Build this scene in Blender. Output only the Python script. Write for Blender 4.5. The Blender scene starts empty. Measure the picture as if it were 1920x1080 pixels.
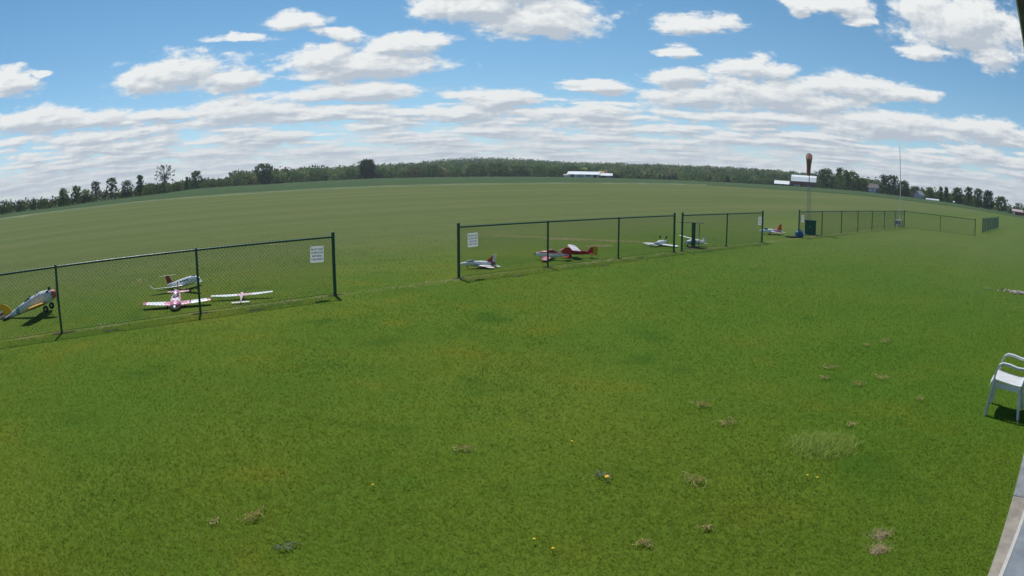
import bpy, math, random
import numpy as np
from mathutils import Matrix, Vector

random.seed(7)
rng = np.random.default_rng(11)
R = math.radians
SC = bpy.context.scene
COL = SC.collection

# ------------------------------------------------------------------ camera
CAM_Z, PITCH, ROLL = 2.408, 0.16449, 0.00206
cd = bpy.data.cameras.new('camera')
cam = bpy.data.objects.new('camera', cd)
COL.objects.link(cam)
SC.camera = cam
cd.type = 'PANO'                       # wide security-camera lens with barrel distortion
cd.panorama_type = 'FISHEYE_LENS_POLYNOMIAL'
cd.fisheye_polynomial_k0 = 0.0
cd.fisheye_polynomial_k1 = -0.04211897
cd.fisheye_polynomial_k2 = 0.0
cd.fisheye_polynomial_k3 = -4.629451e-06
cd.fisheye_polynomial_k4 = -3.519573e-07
cd.fisheye_fov = math.pi
cd.sensor_width, cd.sensor_height = 36.0, 20.25
cd.clip_start, cd.clip_end = 0.05, 20000
cam.matrix_world = (Matrix.Translation((0, 0, CAM_Z)) @ Matrix.Rotation(math.pi / 2 - PITCH, 4, 'X')
                    @ Matrix.Rotation(ROLL, 4, 'Z'))

# ------------------------------------------------------------------ light
SUN_AZ, SUN_EL = R(-25), R(64)         # ahead of the camera and a little to the left
sl = bpy.data.lights.new('sun', 'SUN')
sl.energy = 3.9
sl.angle = R(0.5)
sl.color = (1.0, 0.96, 0.90)
so = bpy.data.objects.new('sun', sl)
COL.objects.link(so)
sdir = Vector((math.sin(SUN_AZ) * math.cos(SUN_EL), math.cos(SUN_AZ) * math.cos(SUN_EL), math.sin(SUN_EL)))
so.rotation_euler = sdir.to_track_quat('Z', 'Y').to_euler()

SC.view_settings.view_transform = 'Standard'
SC.view_settings.look = 'None'
SC.view_settings.exposure = 0.0
SC.view_settings.gamma = 1.0
SC.view_settings.use_curve_mapping = False
SC.cycles.max_bounces = 6
SC.cycles.diffuse_bounces = 3
SC.cycles.transparent_max_bounces = 8
SC.cycles.volume_bounces = 0
SC.cycles.sample_clamp_indirect = 4

# ------------------------------------------------------------------ world: Nishita sky + cumulus field
BLOBS = [(-0.001, -0.985, 0.156, 0.109), (-0.053, -1.081, 0.093, 0.091), (0.043, -1.155, 0.093, 0.093), (-0.327, -1.133, 0.049, 0.05), (-0.414, -1.208, 0.045, 0.03), (-0.259, -1.211, 0.037, 0.041), (-0.165, -1.269, 0.071, 0.08), (-0.231, -1.385, 0.122, 0.097), (-0.281, -1.334, 0.049, 0.08), (-0.24, -1.564, 0.104, 0.065), (-0.514, -1.391, 0.099, 0.109), (-0.422, -1.444, 0.064, 0.082), (-0.578, -1.434, 0.055, 0.067), (-0.808, -1.333, 0.054, 0.078), (-0.749, -1.303, 0.018, 0.023), (-0.766, -1.596, 0.121, 0.093), (-0.654, -1.645, 0.068, 0.074), (-0.395, -1.667, 0.147, 0.101), (-0.54, -1.678, 0.055, 0.051), (-0.024, -1.633, 0.075, 0.082), (-0.087, -1.739, 0.075, 0.082), (0.134, -1.538, 0.052, 0.056), (0.283, -1.155, 0.065, 0.057), (0.244, -1.302, 0.037, 0.033), (0.361, -1.369, 0.063, 0.085), (0.247, -1.456, 0.058, 0.062), (0.262, -1.589, 0.069, 0.102), (0.394, -1.563, 0.152, 0.137), (0.525, -1.442, 0.107, 0.081), (0.605, -1.468, 0.069, 0.041), (0.544, -1.077, 0.029, 0.033), (0.502, -1.019, 0.077, 0.049), (0.44, -1.035, 0.026, 0.057), (0.725, -1.065, 0.126, 0.139), (0.654, -1.209, 0.053, 0.048), (0.782, -1.201, 0.057, 0.068), (0.118, -1.737, 0.087, 0.064), (0.753, -1.666, 0.09, 0.091), (0.566, -1.706, 0.162, 0.131), (0.099, -1.514, 0.024, 0.026)]

class NT:
    """small helper for writing node trees as expressions"""
    def __init__(s, nt): s.nt = nt
    def n(s, t, **kw):
        nd = s.nt.nodes.new(t)
        for k, v in kw.items(): setattr(nd, k, v)
        return nd
    def l(s, a, b): s.nt.links.new(a, b)
    def put(s, sock, v):
        if v is None: return
        if hasattr(v, 'is_output'): s.l(v, sock)
        else: sock.default_value = v
    def m(s, op, a, b=None, c=None, clamp=False):
        nd = s.n('ShaderNodeMath', operation=op); nd.use_clamp = clamp
        for i, v in enumerate((a, b, c)): s.put(nd.inputs[i], v)
        return nd.outputs[0]
    def v(s, op, a, b=None):
        nd = s.n('ShaderNodeVectorMath', operation=op)
        s.put(nd.inputs[0], a); s.put(nd.inputs[1], b)
        return nd.outputs[1] if op in ('LENGTH', 'DOT_PRODUCT', 'DISTANCE') else nd.outputs[0]
    def noise(s, vec, scale, detail=3, rough=0.5, out=0, dist=0.0):
        nd = s.n('ShaderNodeTexNoise'); s.put(nd.inputs['Vector'], vec)
        nd.inputs['Scale'].default_value = scale; nd.inputs['Detail'].default_value = detail
        nd.inputs['Roughness'].default_value = rough; nd.inputs['Distortion'].default_value = dist
        return nd.outputs[out]
    def ramp(s, x, lo, hi, a=0.0, b=1.0, smooth=True):
        nd = s.n('ShaderNodeMapRange'); nd.interpolation_type = 'SMOOTHSTEP' if smooth else 'LINEAR'
        s.put(nd.inputs[0], x)
        for i, v in zip((1, 2, 3, 4), (lo, hi, a, b)): s.put(nd.inputs[i], v)
        return nd.outputs[0]
    def mix(s, f, a, b):
        nd = s.n('ShaderNodeMix', data_type='RGBA')
        s.put(nd.inputs[0], f)
        for i, v in ((6, a), (7, b)):
            if isinstance(v, tuple) and len(v) == 3: v = v + (1,)
            s.put(nd.inputs[i], v)
        return nd.outputs[2]
    def sep(s, vec):
        nd = s.n('ShaderNodeSeparateXYZ'); s.l(vec, nd.inputs[0]); return nd.outputs
    def comb(s, x, y, z=0.0):
        nd = s.n('ShaderNodeCombineXYZ')
        for i, v in enumerate((x, y, z)): s.put(nd.inputs[i], v)
        return nd.outputs[0]

g = bpy.data.node_groups.new('cloud_density', 'ShaderNodeTree')
g.interface.new_socket('P', in_out='INPUT', socket_type='NodeSocketVector')
g.interface.new_socket('D', in_out='OUTPUT', socket_type='NodeSocketFloat')
G = NT(g)
gi = G.n('NodeGroupInput'); go = G.n('NodeGroupOutput')
P = gi.outputs[0]
w1 = G.noise(P, 9.0, 4, 0.6, out=1)
Pw = G.v('ADD', P, G.v('MULTIPLY', G.v('SUBTRACT', w1, (0.5, 0.5, 0.5)), (0.10, 0.13, 0)))
cur = None
for (a, s_, wa, ws) in BLOBS:
    d = G.v('MULTIPLY', G.v('SUBTRACT', Pw, (a, s_, 0)), (1 / wa, 1 / ws, 0))
    dd = G.m('SUBTRACT', 1.0, G.v('LENGTH', d))
    cur = dd if cur is None else G.m('MAXIMUM', cur, dd)
px = G.sep(P)
base = G.m('ADD', G.m('ADD', G.ramp(px[1], -1.48, -1.84, -0.85, 0.12), G.ramp(px[1], -1.84, -2.3, 0.0, 0.30)), G.ramp(px[1], -0.95, -0.6, 0.0, 0.50))
cur = G.m('ADD', G.m('MULTIPLY', G.m('MAXIMUM', cur, -0.9), 0.85), 0.19)
cur = G.m('MAXIMUM', cur, base)
def puffs(sx, sy, off, k):
    vo = G.n('ShaderNodeTexVoronoi', voronoi_dimensions='2D', feature='F1'); vo.inputs['Scale'].default_value = 1.0
    G.l(G.v('ADD', G.v('MULTIPLY', Pw, (sx, sy, 1)), (off, off * 1.7, 0)), vo.inputs['Vector'])
    return G.m('MULTIPLY', G.m('SUBTRACT', 0.52, vo.outputs['Distance']), k)
deck = G.ramp(px[1], -1.44, -1.74, -0.9, 0.16)
cur = G.m('MAXIMUM', cur, G.m('ADD', G.m('MAXIMUM', puffs(5.0, 9.0, 3.1, 1.25), puffs(9.0, 15.0, 7.7, 1.0)), deck))
f1 = G.noise(G.v('MULTIPLY', P, (1.9, 1.0, 1)), 15.0, 9, 0.62)
f2 = G.noise(G.v('MULTIPLY', P, (1.35, 1.0, 1)), 9.5, 3, 0.50)
f3 = G.noise(G.v('MULTIPLY', P, (1.9, 1.0, 1)), 26.0, 3, 0.5)
bil = G.m('SUBTRACT', G.m('ABSOLUTE', G.m('SUBTRACT', f3, 0.5)), 0.12)
nz = G.m('ADD', G.m('MULTIPLY', G.m('SUBTRACT', f1, 0.5), 1.0), G.m('MULTIPLY', G.m('SUBTRACT', f2, 0.5), G.ramp(px[1], -1.45, -1.85, 1.0, 1.3)))
nz = G.m('ADD', nz, G.m('MULTIPLY', bil, 0.55))
G.l(G.m('ADD', cur, nz), go.inputs[0])

world = bpy.data.worlds.new('World')
SC.world = world
world.use_nodes = True
W = NT(world.node_tree)
bg = world.node_tree.nodes['Background']
sky = W.n('ShaderNodeTexSky', sky_type='NISHITA')
sky.sun_disc = False
sky.sun_elevation = SUN_EL
sky.sun_rotation = SUN_AZ % (2 * math.pi)
sky.air_density, sky.dust_density, sky.ozone_density = 0.8, 0.0, 3.0
tc = W.n('ShaderNodeTexCoord')
D3 = W.v('NORMALIZE', tc.outputs['Generated'])
dx = W.sep(D3)
az = W.m('ARCTAN2', dx[0], dx[1])
zpos = W.m('MAXIMUM', dx[2], 0.0)
sv = W.m('LOGARITHM', W.m('ADD', zpos, 0.08), math.e)
Pv = W.comb(az, sv)
def dens(off):
    nd = W.n('ShaderNodeGroup'); nd.node_tree = g
    W.l(W.v('ADD', Pv, off), nd.inputs[0]); return nd.outputs[0]
d0, d1, d2 = dens((0, 0, 0)), dens((-0.006, 0.028, 0)), dens((-0.010, 0.065, 0))
alpha = W.ramp(d0, -0.05, 0.38)
lit = W.m('ADD', W.m('MULTIPLY', W.m('SUBTRACT', d0, d1), 0.75), W.m('MULTIPLY', W.m('SUBTRACT', d0, d2), 0.80))
thick = W.ramp(d1, 0.0, 0.9, 0.26, -0.24)
lowdk = W.ramp(sv, -1.45, -1.9, 0.0, -0.06)
shade = W.m('ADD', W.m('ADD', W.m('ADD', 0.49, lowdk), lit), thick, clamp=True)
K = 10.0                                # the Background runs at 0.1
def k3(c): return tuple(x * K for x in c)
ccol = W.mix(shade, k3((0.50, 0.56, 0.63)), k3((0.88, 0.90, 0.89)))
lowhaze = W.ramp(zpos, 0.0, 0.07, 0.35, 0.0)
ccol = W.mix(lowhaze, ccol, k3((0.68, 0.74, 0.79)))
skyb = W.n('ShaderNodeHueSaturation'); W.l(sky.outputs[0], skyb.inputs['Color'])
skyb.inputs['Saturation'].default_value = 1.15; skyb.inputs['Hue'].default_value = 0.485; skyb.inputs['Value'].default_value = 1.12
fin = W.mix(alpha, skyb.outputs[0], ccol)
W.l(fin, bg.inputs[0])
bg.inputs[1].default_value = 0.10

# ------------------------------------------------------------------ generic helpers
def srgb(r, g_, b):
    f = lambda c: (c / 255 / 12.92) if c <= 10 else ((c / 255 + 0.055) / 1.055) ** 2.4
    return (f(r), f(g_), f(b))

def mat(name, base, rough=0.55, var=0.12, scale=30.0, metallic=0.0, bands=(), bump=0.0, spec=0.4, weave=None, alpha_n=None):
    """principled material with grain; bands = (axis, lo, hi, colour, use_abs, wobble) painted trim in the thing's own coordinates"""
    m = bpy.data.materials.new(name); m.use_nodes = True
    N = NT(m.node_tree); b = m.node_tree.nodes['Principled BSDF']
    t = N.n('ShaderNodeTexCoord').outputs['Object']
    col = base + (1,)
    n1 = N.noise(t, scale, 4, 0.6)
    s3 = N.sep(t)
    for (ax, lo, hi, c, ab, wob) in bands:
        x = s3['xyz'.index(ax)]
        if ab: x = N.m('ABSOLUTE', x)
        if wob: x = N.m('ADD', x, N.m('MULTIPLY', N.m('SUBTRACT', N.noise(t, 6.0, 1, 0.4), 0.5), wob))
        f = N.m('MULTIPLY', N.m('GREATER_THAN', x, lo), N.m('LESS_THAN', x, hi))
        col = N.mix(f, col, c)
    dark = N.mix(1.0, col, col)
    mm = N.n('ShaderNodeMix', data_type='RGBA', blend_type='MULTIPLY'); mm.inputs[0].default_value = 1.0
    N.put(mm.inputs[6], col)
    v = N.ramp(n1, 0.25, 0.75, 1 - var, 1 + var * 0.6)
    N.l(N.comb(v, v, v), mm.inputs[7])
    N.l(mm.outputs[2], b.inputs['Base Color'])
    N.l(N.ramp(n1, 0.2, 0.8, max(0.05, rough - 0.12), min(1, rough + 0.12)), b.inputs['Roughness'])
    b.inputs['Metallic'].default_value = metallic
    b.inputs['Specular IOR Level'].default_value = spec
    if bump:
        bp = N.n('ShaderNodeBump'); bp.inputs['Strength'].default_value = bump; bp.inputs['Distance'].default_value = 0.01
        N.l(n1, bp.inputs['Height']); N.l(bp.outputs[0], b.inputs['Normal'])
    m.node_tree.nodes.remove(dark.node)
    return m

def leaf_mat(name, tr=0.35, up=0.0):
    m = bpy.data.materials.new(name); m.use_nodes = True
    nt = m.node_tree; N = NT(nt)
    nt.nodes.remove(nt.nodes['Principled BSDF'])
    at = N.n('ShaderNodeAttribute'); at.attribute_name = 'Col'
    d = N.n('ShaderNodeBsdfDiffuse'); t = N.n('ShaderNodeBsdfTranslucent'); mx = N.n('ShaderNodeMixShader')
    N.l(at.outputs['Color'], d.inputs[0]); N.l(at.outputs['Color'], t.inputs[0])
    mx.inputs[0].default_value = tr
    if up:                                   # soft many-leaved surface: shading normal leans towards the sky
        ge = N.n('ShaderNodeNewGeometry')
        nb = N.v('NORMALIZE', N.v('ADD', N.v('MULTIPLY', ge.outputs['Normal'], (1 - up, 1 - up, 1 - up)), (0, 0, up)))
        N.l(nb, d.inputs['Normal'])
    N.l(d.outputs[0], mx.inputs[1]); N.l(t.outputs[0], mx.inputs[2])
    N.l(mx.outputs[0], nt.nodes['Material Output'].inputs[0])
    return m

class MB:
    """collects shapes, then links them as ONE mesh object"""
    def __init__(s): s.v = []; s.f = []
    def add(s, vs, fs):
        o = len(s.v); s.v += [tuple(p) for p in vs]; s.f += [tuple(i + o for i in f) for f in fs]; return s
    def box(s, c, sz, M=None):
        x, y, z = sz[0] / 2, sz[1] / 2, sz[2] / 2
        vs = [Vector((i * x, j * y, k * z)) for i in (-1, 1) for j in (-1, 1) for k in (-1, 1)]
        if M: vs = [M @ p for p in vs]
        vs = [p + Vector(c) for p in vs]
        return s.add(vs, [(0, 1, 3, 2), (4, 6, 7, 5), (0, 4, 5, 1), (2, 3, 7, 6), (0, 2, 6, 4), (1, 5, 7, 3)])
    def tube(s, pts, rad, n=8, cap=True):
        pts = [Vector(p) for p in pts]
        if not hasattr(rad, '__len__'): rad = [rad] * len(pts)
        vs = []; fs = []
        ref = None
        for i, p in enumerate(pts):
            t = (pts[min(i + 1, len(pts) - 1)] - pts[max(i - 1, 0)]).normalized()
            if ref is None or abs(t.dot(ref)) > 0.98:
                ref = Vector((0, 0, 1)) if abs(t.z) < 0.9 else Vector((1, 0, 0))
            a = t.cross(ref).normalized(); b = t.cross(a).normalized()
            for k in range(n):
                q = 2 * math.pi * k / n
                vs.append(p + (a * math.cos(q) + b * math.sin(q)) * rad[i])
        for i in range(len(pts) - 1):
            for k in range(n):
                fs.append((i * n + k, i * n + (k + 1) % n, (i + 1) * n + (k + 1) % n, (i + 1) * n + k))
        if cap:
            fs.append(tuple(range(n - 1, -1, -1))); L = (len(pts) - 1) * n
            fs.append(tuple(range(L, L + n)))
        return s.add(vs, fs)
    def strip(s, pts, wdir, w, t):
        """a flat bar swept along pts: w wide along wdir, t thick"""
        pts = [Vector(p) for p in pts]; vs = []; fs = []
        wd = Vector(wdir).normalized()
        for i, p in enumerate(pts):
            tg = (pts[min(i + 1, len(pts) - 1)] - pts[max(i - 1, 0)]).normalized()
            nn = tg.cross(wd).normalized()
            for (a, b) in ((-1, -1), (1, -1), (1, 1), (-1, 1)):
                vs.append(p + wd * a * w / 2 + nn * b * t / 2)
        for i in range(len(pts) - 1):
            for k in range(4):
                fs.append((i * 4 + k, i * 4 + (k + 1) % 4, i * 4 + 4 + (k + 1) % 4, i * 4 + 4 + k))
        fs.append((3, 2, 1, 0)); L = (len(pts) - 1) * 4; fs.append((L, L + 1, L + 2, L + 3))
        return s.add(vs, fs)
    def loft(s, secs, n=14):
        """fuselage along x: secs = (x, half width, z bottom, z top)"""
        vs = []; fs = []
        for (x, hw, zb, zt) in secs:
            zc, zh = (zb + zt) / 2, (zt - zb) / 2
            for k in range(n):
                q = 2 * math.pi * k / n; c, sn = math.cos(q), math.sin(q)
                e = 0.75
                vs.append((x, hw * math.copysign(abs(c) ** e, c), zc + zh * math.copysign(abs(sn) ** e, sn)))
        for i in range(len(secs) - 1):
            for k in range(n):
                fs.append((i * n + k, i * n + (k + 1) % n, (i + 1) * n + (k + 1) % n, (i + 1) * n + k))
        fs.append(tuple(range(n - 1, -1, -1))); L = (len(secs) - 1) * n; fs.append(tuple(range(L, L + n)))
        return s.add(vs, fs)
    def wing(s, secs):
        """aerofoil loft: secs = (x leading edge, chord, y, z, thickness ratio)"""
        prof = [(0, 0), (.06, .45), (.25, .62), (.55, .48), (1, .05), (.55, -.30), (.25, -.38), (.06, -.30)]
        vs = []; fs = []; n = len(prof)
        for (x, c, y, z, th) in secs:
            for (a, b) in prof: vs.append((x - a * c, y, z + b * c * th))
        for i in range(len(secs) - 1):
            for k in range(n):
                fs.append((i * n + k, i * n + (k + 1) % n, (i + 1) * n + (k + 1) % n, (i + 1) * n + k))
        fs.append(tuple(range(n - 1, -1, -1))); L = (len(secs) - 1) * n; fs.append(tuple(range(L, L + n)))
        return s.add(vs, fs)
    def plate(s, pts, nrm, t):
        """a flat outline with thickness t along nrm"""
        nn = Vector(nrm).normalized() * t / 2; pts = [Vector(p) for p in pts]; n = len(pts)
        vs = [p - nn for p in pts] + [p + nn for p in pts]
        fs = [tuple(range(n - 1, -1, -1)), tuple(range(n, 2 * n))] + [(i, (i + 1) % n, n + (i + 1) % n, n + i) for i in range(n)]
        return s.add(vs, fs)
    def disc(s, c, axis, r, t, n=14):
        a = Vector(axis).normalized() * t / 2; c = Vector(c)
        return s.tube([c - a * 1.0, c - a * .7, c + a * .7, c + a], [r * .86, r, r, r * .86], n)
    def build(s, name, m, parent=None, smooth=False, flat_caps=True):
        me = bpy.data.meshes.new(name); me.from_pydata(s.v, [], s.f)
        import bmesh
        bm = bmesh.new(); bm.from_mesh(me); bmesh.ops.recalc_face_normals(bm, faces=bm.faces)
        if smooth:
            for f in bm.faces: f.smooth = len(f.verts) == 4
            for e in bm.edges:
                if len(e.link_faces) == 2 and e.calc_face_angle(0) > R(50): e.smooth = False
        bm.to_mesh(me); bm.free()
        me.materials.append(m)
        o = bpy.data.objects.new(name, me); COL.objects.link(o)
        if parent: o.parent = parent
        return o

def tag(o, label=None, cat=None, group=None, kind=None):
    if label: o['label'] = label
    if cat: o['category'] = cat
    if group: o['group'] = group
    if kind: o['kind'] = kind
    return o
def thing(name, label, cat, loc=(0, 0, 0), rz=0.0, group=None):
    o = bpy.data.objects.new(name, None); COL.objects.link(o)
    o.empty_display_size = 0.2
    o.location = loc; o.rotation_euler = (0, 0, rz)
    return tag(o, label, cat, group)

def np_mesh(name, verts, quads=None, tris=None, cols=None, m=None, parent=None):
    """fast mesh from numpy arrays"""
    me = bpy.data.meshes.new(name)
    verts = np.asarray(verts, np.float32)
    me.vertices.add(len(verts)); me.vertices.foreach_set('co', verts.ravel())
    nq = 0 if quads is None else len(quads); ntv = 0 if tris is None else len(tris)
    loops = []
    if nq: loops.append(np.asarray(quads, np.int32).ravel())
    if ntv: loops.append(np.asarray(tris, np.int32).ravel())
    loops = np.concatenate(loops)
    me.loops.add(len(loops)); me.loops.foreach_set('vertex_index', loops)
    me.polygons.add(nq + ntv)
    st = np.concatenate([np.arange(nq) * 4, nq * 4 + np.arange(ntv) * 3]).astype(np.int32)
    me.polygons.foreach_set('loop_start', st)
    if cols is not None:
        ca = me.attributes.new('Col', 'FLOAT_COLOR', 'POINT')
        c4 = np.ones((len(verts), 4), np.float32); c4[:, :3] = cols
        ca.data.foreach_set('color', c4.ravel())
    me.update(calc_edges=True); me.validate()
    if m: me.materials.append(m)
    o = bpy.data.objects.new(name, me); COL.objects.link(o)
    if parent: o.parent = parent
    return o

def vnoise(x, y, seed=0):
    """smooth value noise in [0,1]"""
    xi, yi = np.floor(x).astype(np.int64), np.floor(y).astype(np.int64)
    fx, fy = x - xi, y - yi; fx = fx * fx * (3 - 2 * fx); fy = fy * fy * (3 - 2 * fy)
    def h(a, b):
        n = (a * 374761393 + b * 668265263 + seed * 1442695041) & 0xffffffff
        n = ((n ^ (n >> 13)) * 1274126177) & 0xffffffff
        return ((n ^ (n >> 16)) & 0xffff) / 65535.0
    return (h(xi, yi) * (1 - fx) + h(xi + 1, yi) * fx) * (1 - fy) + (h(xi, yi + 1) * (1 - fx) + h(xi + 1, yi + 1) * fx) * fy

# ------------------------------------------------------------------ terrain
FD = 0.7316                                     # direction of the flight line (fence, slab and eave all follow it)
TX, TY = math.cos(FD), math.sin(FD)             # along the fence
NX, NY = -TY, TX                                # from the building towards the field
def so_of(x, y): return x * TX + y * TY, x * NX + y * NY
def xy_of(s, o): return s * TX + o * NX, s * TY + o * NY
AZ_T = np.radians([-60, -47, -41, -31, -27, -21, -12, 0, 15.5, 22.7, 29.8, 35, 40, 46, 60])
D_T = np.array([300, 300, 300, 340, 400, 450, 520, 540, 540, 520, 450, 420, 380, 340, 340.])
E_T = np.radians([-.5, -.54, -.57, -.34, -.12, -.14, -.01, .01, -.02, -.02, .0, -.1, -.22, -.46, -.46])
HILL = [(-60, 0.1), (-47.1, 0.1), (-30.8, 0.20), (-26.9, 0.42), (-24.9, 0.66), (-21.1, 0.84), (-18.3, 0.89), (-14.6, 0.92), (-11.8, 1.07), (-9.1, 1.18), (-7.3, 1.33), (-3.6, 1.61), (0.0, 1.56), (3.6, 1.31), (6.3, 1.20), (10.8, 1.27), (15.4, 1.24), (20.1, 1.23), (23.9, 1.16), (27.8, 0.9), (32.3, 0.45), (37.5, 0.0), (45.9, -0.3), (60, -0.3)]
H_A = np.radians([a for a, _ in HILL]); H_E = np.radians([e for _, e in HILL])
def terrain(x, y):
    x = np.asarray(x, float); y = np.asarray(y, float)
    r = np.hypot(x, y); a = np.arctan2(x, y)
    D = np.interp(a, AZ_T, D_T); zb = CAM_Z + D * np.tan(np.interp(a, AZ_T, E_T))
    u = np.clip((r - 120) / (D - 120), 0, 1); z = zb * u * u * (3 - 2 * u)
    zh = np.maximum(CAM_Z + 1500 * np.tan(np.interp(a, H_A, H_E)) - 13 - zb, 0)
    w = np.clip((r - D - 80) / (1550 - D - 80), 0, 1)
    z = z + zh * w * w * (3 - 2 * w)
    return z
def crop_lift(x, y):
    s, o = so_of(x, y)
    return 0.35 * np.maximum(np.clip((o - 152.5) / 4.5, 0, 1), np.clip((s - 247) / 3, 0, 1))

def ground_mat():
    m = bpy.data.materials.new('lawn_and_field'); m.use_nodes = True
    N = NT(m.node_tree); b = m.node_tree.nodes['Principled BSDF']
    t = N.n('ShaderNodeTexCoord').outputs['Object']
    x = N.sep(t)
    s = N.m('ADD', N.m('MULTIPLY', x[0], TX), N.m('MULTIPLY', x[1], TY))
    o = N.m('ADD', N.m('MULTIPLY', x[0], NX), N.m('MULTIPLY', x[1], NY))
    so3 = N.comb(s, o)
    big = N.noise(t, 0.22, 3, 0.55); mid = N.noise(t, 0.75, 3, 0.5); fine = N.noise(t, 30, 4, 0.7)
    lawn = N.mix(N.ramp(big, 0.35, 0.68), (0.076, 0.138, 0.014), (0.112, 0.154, 0.017))
    lawn = N.mix(N.ramp(mid, 0.52, 0.75), lawn, (0.126, 0.150, 0.015))
    lawn = N.mix(N.ramp(mid, 0.43, 0.25), lawn, (0.048, 0.106, 0.011))
    lawn = N.mix(N.ramp(N.m('ADD', x[0], N.m('MULTIPLY', big, 4.0)), 2.0, 8.5, 0, .6), lawn, (0.058, 0.130, 0.012))
    streak = N.noise(N.v('MULTIPLY', so3, (0.05, 1.0, 1)), 0.30, 4, 0.6)
    str2 = N.noise(N.v('MULTIPLY', so3, (0.012, 0.25, 1)), 0.35, 3, 0.5)
    fld = N.mix(N.ramp(streak, 0.35, 0.65), (0.098, 0.128, 0.040), (0.118, 0.146, 0.048))
    fld = N.mix(N.ramp(str2, 0.45, 0.7), fld, (0.140, 0.152, 0.058))
    fld = N.mix(N.ramp(N.noise(t, 0.6, 4, 0.65), 0.5, 0.75, 0, .6), fld, (0.075, 0.115, 0.028))
    fi = N.m('MAXIMUM', N.ramp(o, 10.5, 26.0), N.ramp(s, 8.0, 40.0, 0.0, 0.65))
    col = N.mix(fi, lawn, fld)
    # worn, dry strip under the fence line
    df = N.m('ABSOLUTE', N.m('ADD', N.m('SUBTRACT', o, 12.55), N.m('MULTIPLY', N.m('SUBTRACT', N.noise(t, 0.8, 2, 0.5), 0.5), 0.5)))
    strip = N.m('MULTIPLY', N.ramp(df, 0.30, 0.05), N.ramp(N.noise(t, 2.2, 4, 0.65), 0.42, 0.62))
    strip = N.m('MULTIPLY', strip, N.m('MULTIPLY', N.m('GREATER_THAN', s, -12.0), N.m('LESS_THAN', s, 51.5)))
    col = N.mix(N.m('MULTIPLY', strip, 0.4), col, (0.22, 0.185, 0.095))
    mm = N.n('ShaderNodeMix', data_type='RGBA', blend_type='MULTIPLY'); mm.inputs[0].default_value = 1.0
    N.l(col, mm.inputs[6]); v = N.ramp(fine, 0.25, 0.75, 0.90, 1.08); N.l(N.comb(v, v, v), mm.inputs[7])
    N.l(mm.outputs[2], b.inputs['Base Color'])
    b.inputs['Roughness'].default_value = 0.95; b.inputs['Specular IOR Level'].default_value = 0.05
    return m
def field_mat(name, c1, c2, c3, sc):
    m = bpy.data.materials.new(name); m.use_nodes = True
    N = NT(m.node_tree); b = m.node_tree.nodes['Principled BSDF']
    t = N.n('ShaderNodeTexCoord').outputs['Object']; x = N.sep(t)
    s = N.m('ADD', N.m('MULTIPLY', x[0], TX), N.m('MULTIPLY', x[1], TY))
    o = N.m('ADD', N.m('MULTIPLY', x[0], NX), N.m('MULTIPLY', x[1], NY))
    n1 = N.noise(N.v('MULTIPLY', N.comb(s, o), (0.12, 1, 1)), sc, 4, 0.6)
    n2 = N.noise(t, sc * 0.25, 3, 0.5)
    col = N.mix(N.ramp(n1, 0.32, 0.68), c1, c2)
    col = N.mix(N.ramp(n2, 0.5, 0.75), col, c3)
    N.l(col, b.inputs['Base Color'])
    b.inputs['Roughness'].default_value = 1.0; b.inputs['Specular IOR Level'].default_value = 0.03
    return m

def axis_vals(breaks, lim=7000, n=120):
    u = np.linspace(-1, 1, 2 * n + 1)
    a = np.sinh(u * 8.2) / np.sinh(8.2) * lim
    a = np.concatenate([a, np.array(breaks, float)])
    a = np.unique(np.round(a, 3))
    keep = [True] * len(a)
    for i in range(1, len(a) - 1):
        if a[i] not in breaks and min(abs(a[i] - k) for k in breaks) < 1.0: keep[i] = False
    return a[np.array(keep)]
SV = axis_vals([247, 250]); OV = axis_vals([152.5, 157])
SS, OO = np.meshgrid(SV, OV, indexing='ij')
GX, GY = SS * TX + OO * NX, SS * TY + OO * NY
GZ = terrain(GX, GY) + crop_lift(GX, GY)
vid = np.arange(SS.size).reshape(SS.shape)
q = np.stack([vid[:-1, :-1], vid[1:, :-1], vid[1:, 1:], vid[:-1, 1:]], -1).reshape(-1, 4)
scn = ((SS[:-1, :-1] + SS[1:, 1:]) / 2).ravel(); ocn = ((OO[:-1, :-1] + OO[1:, 1:]) / 2).ravel()
is_crop = (ocn > 157) | (scn > 250)
is_marg = ~is_crop & ((ocn > 152.5) | (scn > 247))
is_edge = is_marg & (ocn <= 152.5); is_marg = is_marg & ~is_edge
is_lawn = ~is_edge & ~is_crop & ~is_marg
VV = np.stack([GX, GY, GZ], -1).reshape(-1, 3)
def submesh(name, mask, m):
    qq = q[mask]; idx = np.unique(qq); rm = np.zeros(len(VV), int); rm[idx] = np.arange(len(idx))
    o = np_mesh(name, VV[idx], quads=rm[qq], m=m)
    o.data.polygons.foreach_set('use_smooth', np.ones(len(qq), bool))
    return tag(o, kind='structure')
GROUND = ground_mat()
submesh('ground', is_lawn, GROUND)
submesh('crop_field', is_crop, field_mat('crop_green', (0.052, 0.090, 0.038), (0.068, 0.108, 0.045), (0.080, 0.115, 0.046), 0.35))
submesh('field_margin', is_edge, field_mat('margin_dark', (0.050, 0.085, 0.034), (0.066, 0.100, 0.040), (0.060, 0.090, 0.036), 0.5))
submesh('field_margin', is_marg, field_mat('margin_grass', (0.17, 0.20, 0.105), (0.10, 0.135, 0.06), (0.21, 0.22, 0.13), 0.5))

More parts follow.
